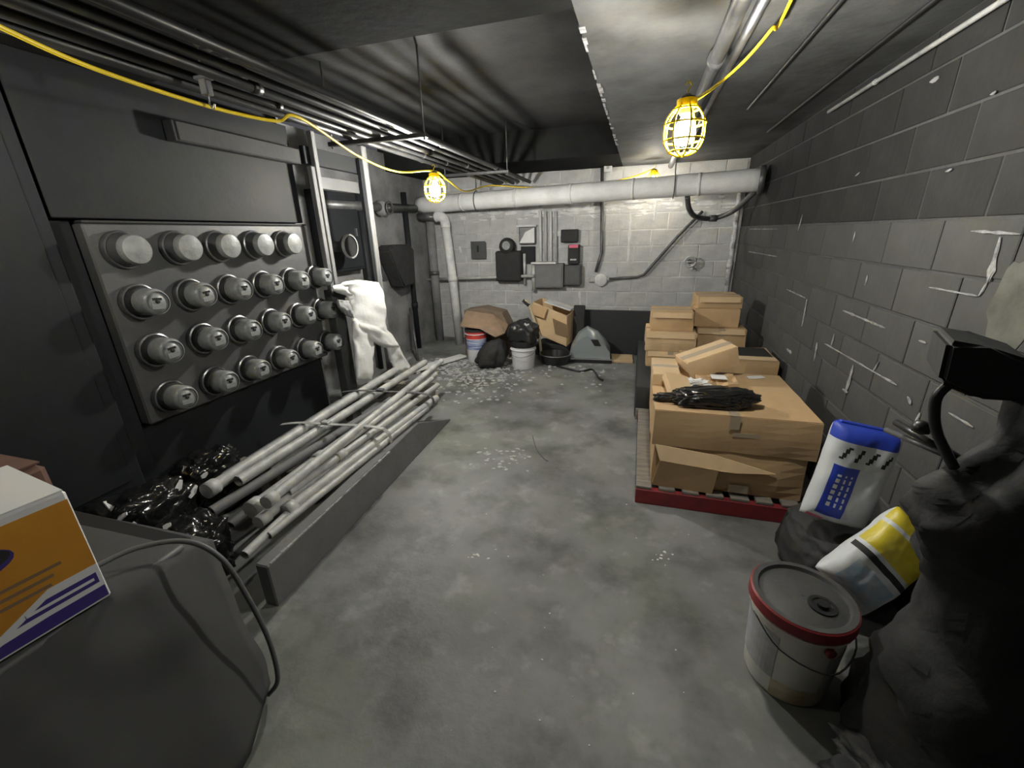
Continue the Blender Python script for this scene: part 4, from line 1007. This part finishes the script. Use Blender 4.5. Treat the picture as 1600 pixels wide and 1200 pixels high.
# the base they lie on
c = Vector((.93, 1.86, 0))
t = thing('plastic_bag', 'large black rubbish bag on the floor under the cement bags', 'bag', c); obj('bag_body', blob(.19, .25, .165, .12, 1.6, 61, 5), 'soot', t, smooth='all')
t = bag((.85, 1.79, .375), (-.10, .13, -.10), .235, .43, .15, 'upright white bag with blue print, leaning by the pallet corner', paint1, ['bagw', 'blue', 'white', 'soot', 'pink'], 3)
obj('top_fold', B(-.10, .10, -.012, .012, .408, .435, bev=.004), 'blue', t)
def paint2(u, v):
    if v > .52: return 1 if not (.3 < v - .5 < .34) else 0
    if .12 < u < .85 and .08 < v < .36: return 2
    if .42 < v < .47: return 3
    return 0
t = bag((.80, 1.51, .25), (-.40, .80, -.1), .25, .37, .12, 'slumped white and yellow bag below the blue-printed one', paint2, ['bagw', 'bagy', 'bluel', 'soot'], 8)
# black machine draped in shadow
t = thing('floor_machine', 'black upright machine with boxy head and looped handle, far right', 'machine', (.93, 1.10, 0))
o = Vector((.93, 1.10, 0))
a = ony(1482, 532, 1.06) - o; b_ = ony(1600, 562, 1.06) - o; c_ = ony(1466, 600, 1.06) - o; d_ = ony(1600, 625, 1.06) - o
bm = bmesh.new(); ext = Vector((.06, .17, 0)); poly = [a, a + (b_ - a) * .55 + Vector((0, 0, .006)), b_ + (b_ - a) * .2, d_ + (b_ - a) * .2, c_ + (d_ - c_) * .5 + Vector((0, 0, -.02)), c_]
A = [bm.verts.new(p) for p in poly]; Bv = [bm.verts.new(p + ext) for p in poly]
for i in range(6): bm.faces.new((A[i], A[(i + 1) % 6], Bv[(i + 1) % 6], Bv[i]))
bm.faces.new(A[::-1]); bm.faces.new(Bv); bmesh.ops.bevel(bm, geom=bm.edges[:], offset=.012, segments=3, affect='EDGES')
obj('motor_head', bm, 'soot', t, smooth=True)
P = [ony(*q, 1.09) - o for q in [(1485, 598), (1464, 620), (1460, 650), (1464, 675), (1474, 698), (1490, 730)]]
obj('looped_handle', T(smooth_path(P), .0105, n=10), 'blackp', t)
bm = bmesh.new(); n = 28; rings = []
prof = [(0, .20, .25, 0, 0), (.12, .20, .24, 0, 0), (.3, .17, .20, .0, .02), (.5, .15, .16, .02, .03), (.68, .17, .14, .01, .02), (.80, .22, .12, -.02, .0), (.88, .24, .11, -.03, .0), (.96, .22, .10, -.01, -.01), (1.02, .18, .09, .0, -.0), (1.08, .16, .08, .02, .0), (1.15, .15, .08, .02, .0), (1.20, .15, .08, .02, .0), (1.23, .12, .07, .02, 0)]
K = 5
for i in range(len(prof) - 1):
    for s in range(K):
        q = [prof[i][k] * (1 - s / K) + prof[i + 1][k] * s / K for k in range(5)]
        ring = []
        for k in range(n):
            an = 2 * PI * k / n; f = 1 + .24 * noise.noise(Vector((math.cos(an) * 1.6, math.sin(an) * 1.6, q[0] * 6))) + .15 * noise.noise(Vector((math.cos(an) * 4, math.sin(an) * 4, q[0] * 12)))
            x = min(q[3] + q[1] * f * math.cos(an), .205)
            ring.append(bm.verts.new((x, q[4] + q[2] * f * math.sin(an), q[0])))
        rings.append(ring)
for i in range(len(rings) - 1):
    for k in range(n): bm.faces.new((rings[i][k], rings[i][(k + 1) % n], rings[i + 1][(k + 1) % n], rings[i + 1][k]))
bm.faces.new(rings[0][::-1]); bm.faces.new(rings[-1])
obj('draped_cover', bm, 'soot', t, smooth='all')
obj('control_lever', T([Vector(ony(1400, 660, 1.25) - o), Vector(ony(1450, 690, 1.15) - o), (-.08, 0, .98)], .009, n=8), 'blackp', t)
obj('knob', LA([(.002, -.018), (.018, -.01), (.02, 0), (.014, .014), (.002, .018)], n=12, o=ony(1440, 668, 1.15) - o), 'blackp', t, smooth='all')
obj('cross_bar', T([Vector(ony(1385, 672, 1.3) - o), Vector(ony(1480, 712, 1.1) - o)], .008, n=8), 'piped', t)
# cloth and sack beside the machine
t = thing('rag_heap', 'dark crumpled cloth heap on the floor before the machine', 'cloth', (.86, .95, 0)); obj('cloth_fold', blob(.20, .16, .07, .4, 2.4, 70, 5), 'soot', t, smooth='all')
t = thing('paper_sack', 'pale grey sack behind the black machine at the right edge', 'sack', (1.06, 1.36, 0)); obj('sack_body', blob(.075, .10, .50, .15, 1.6, 75, 4), 'clothd', t, smooth='all')
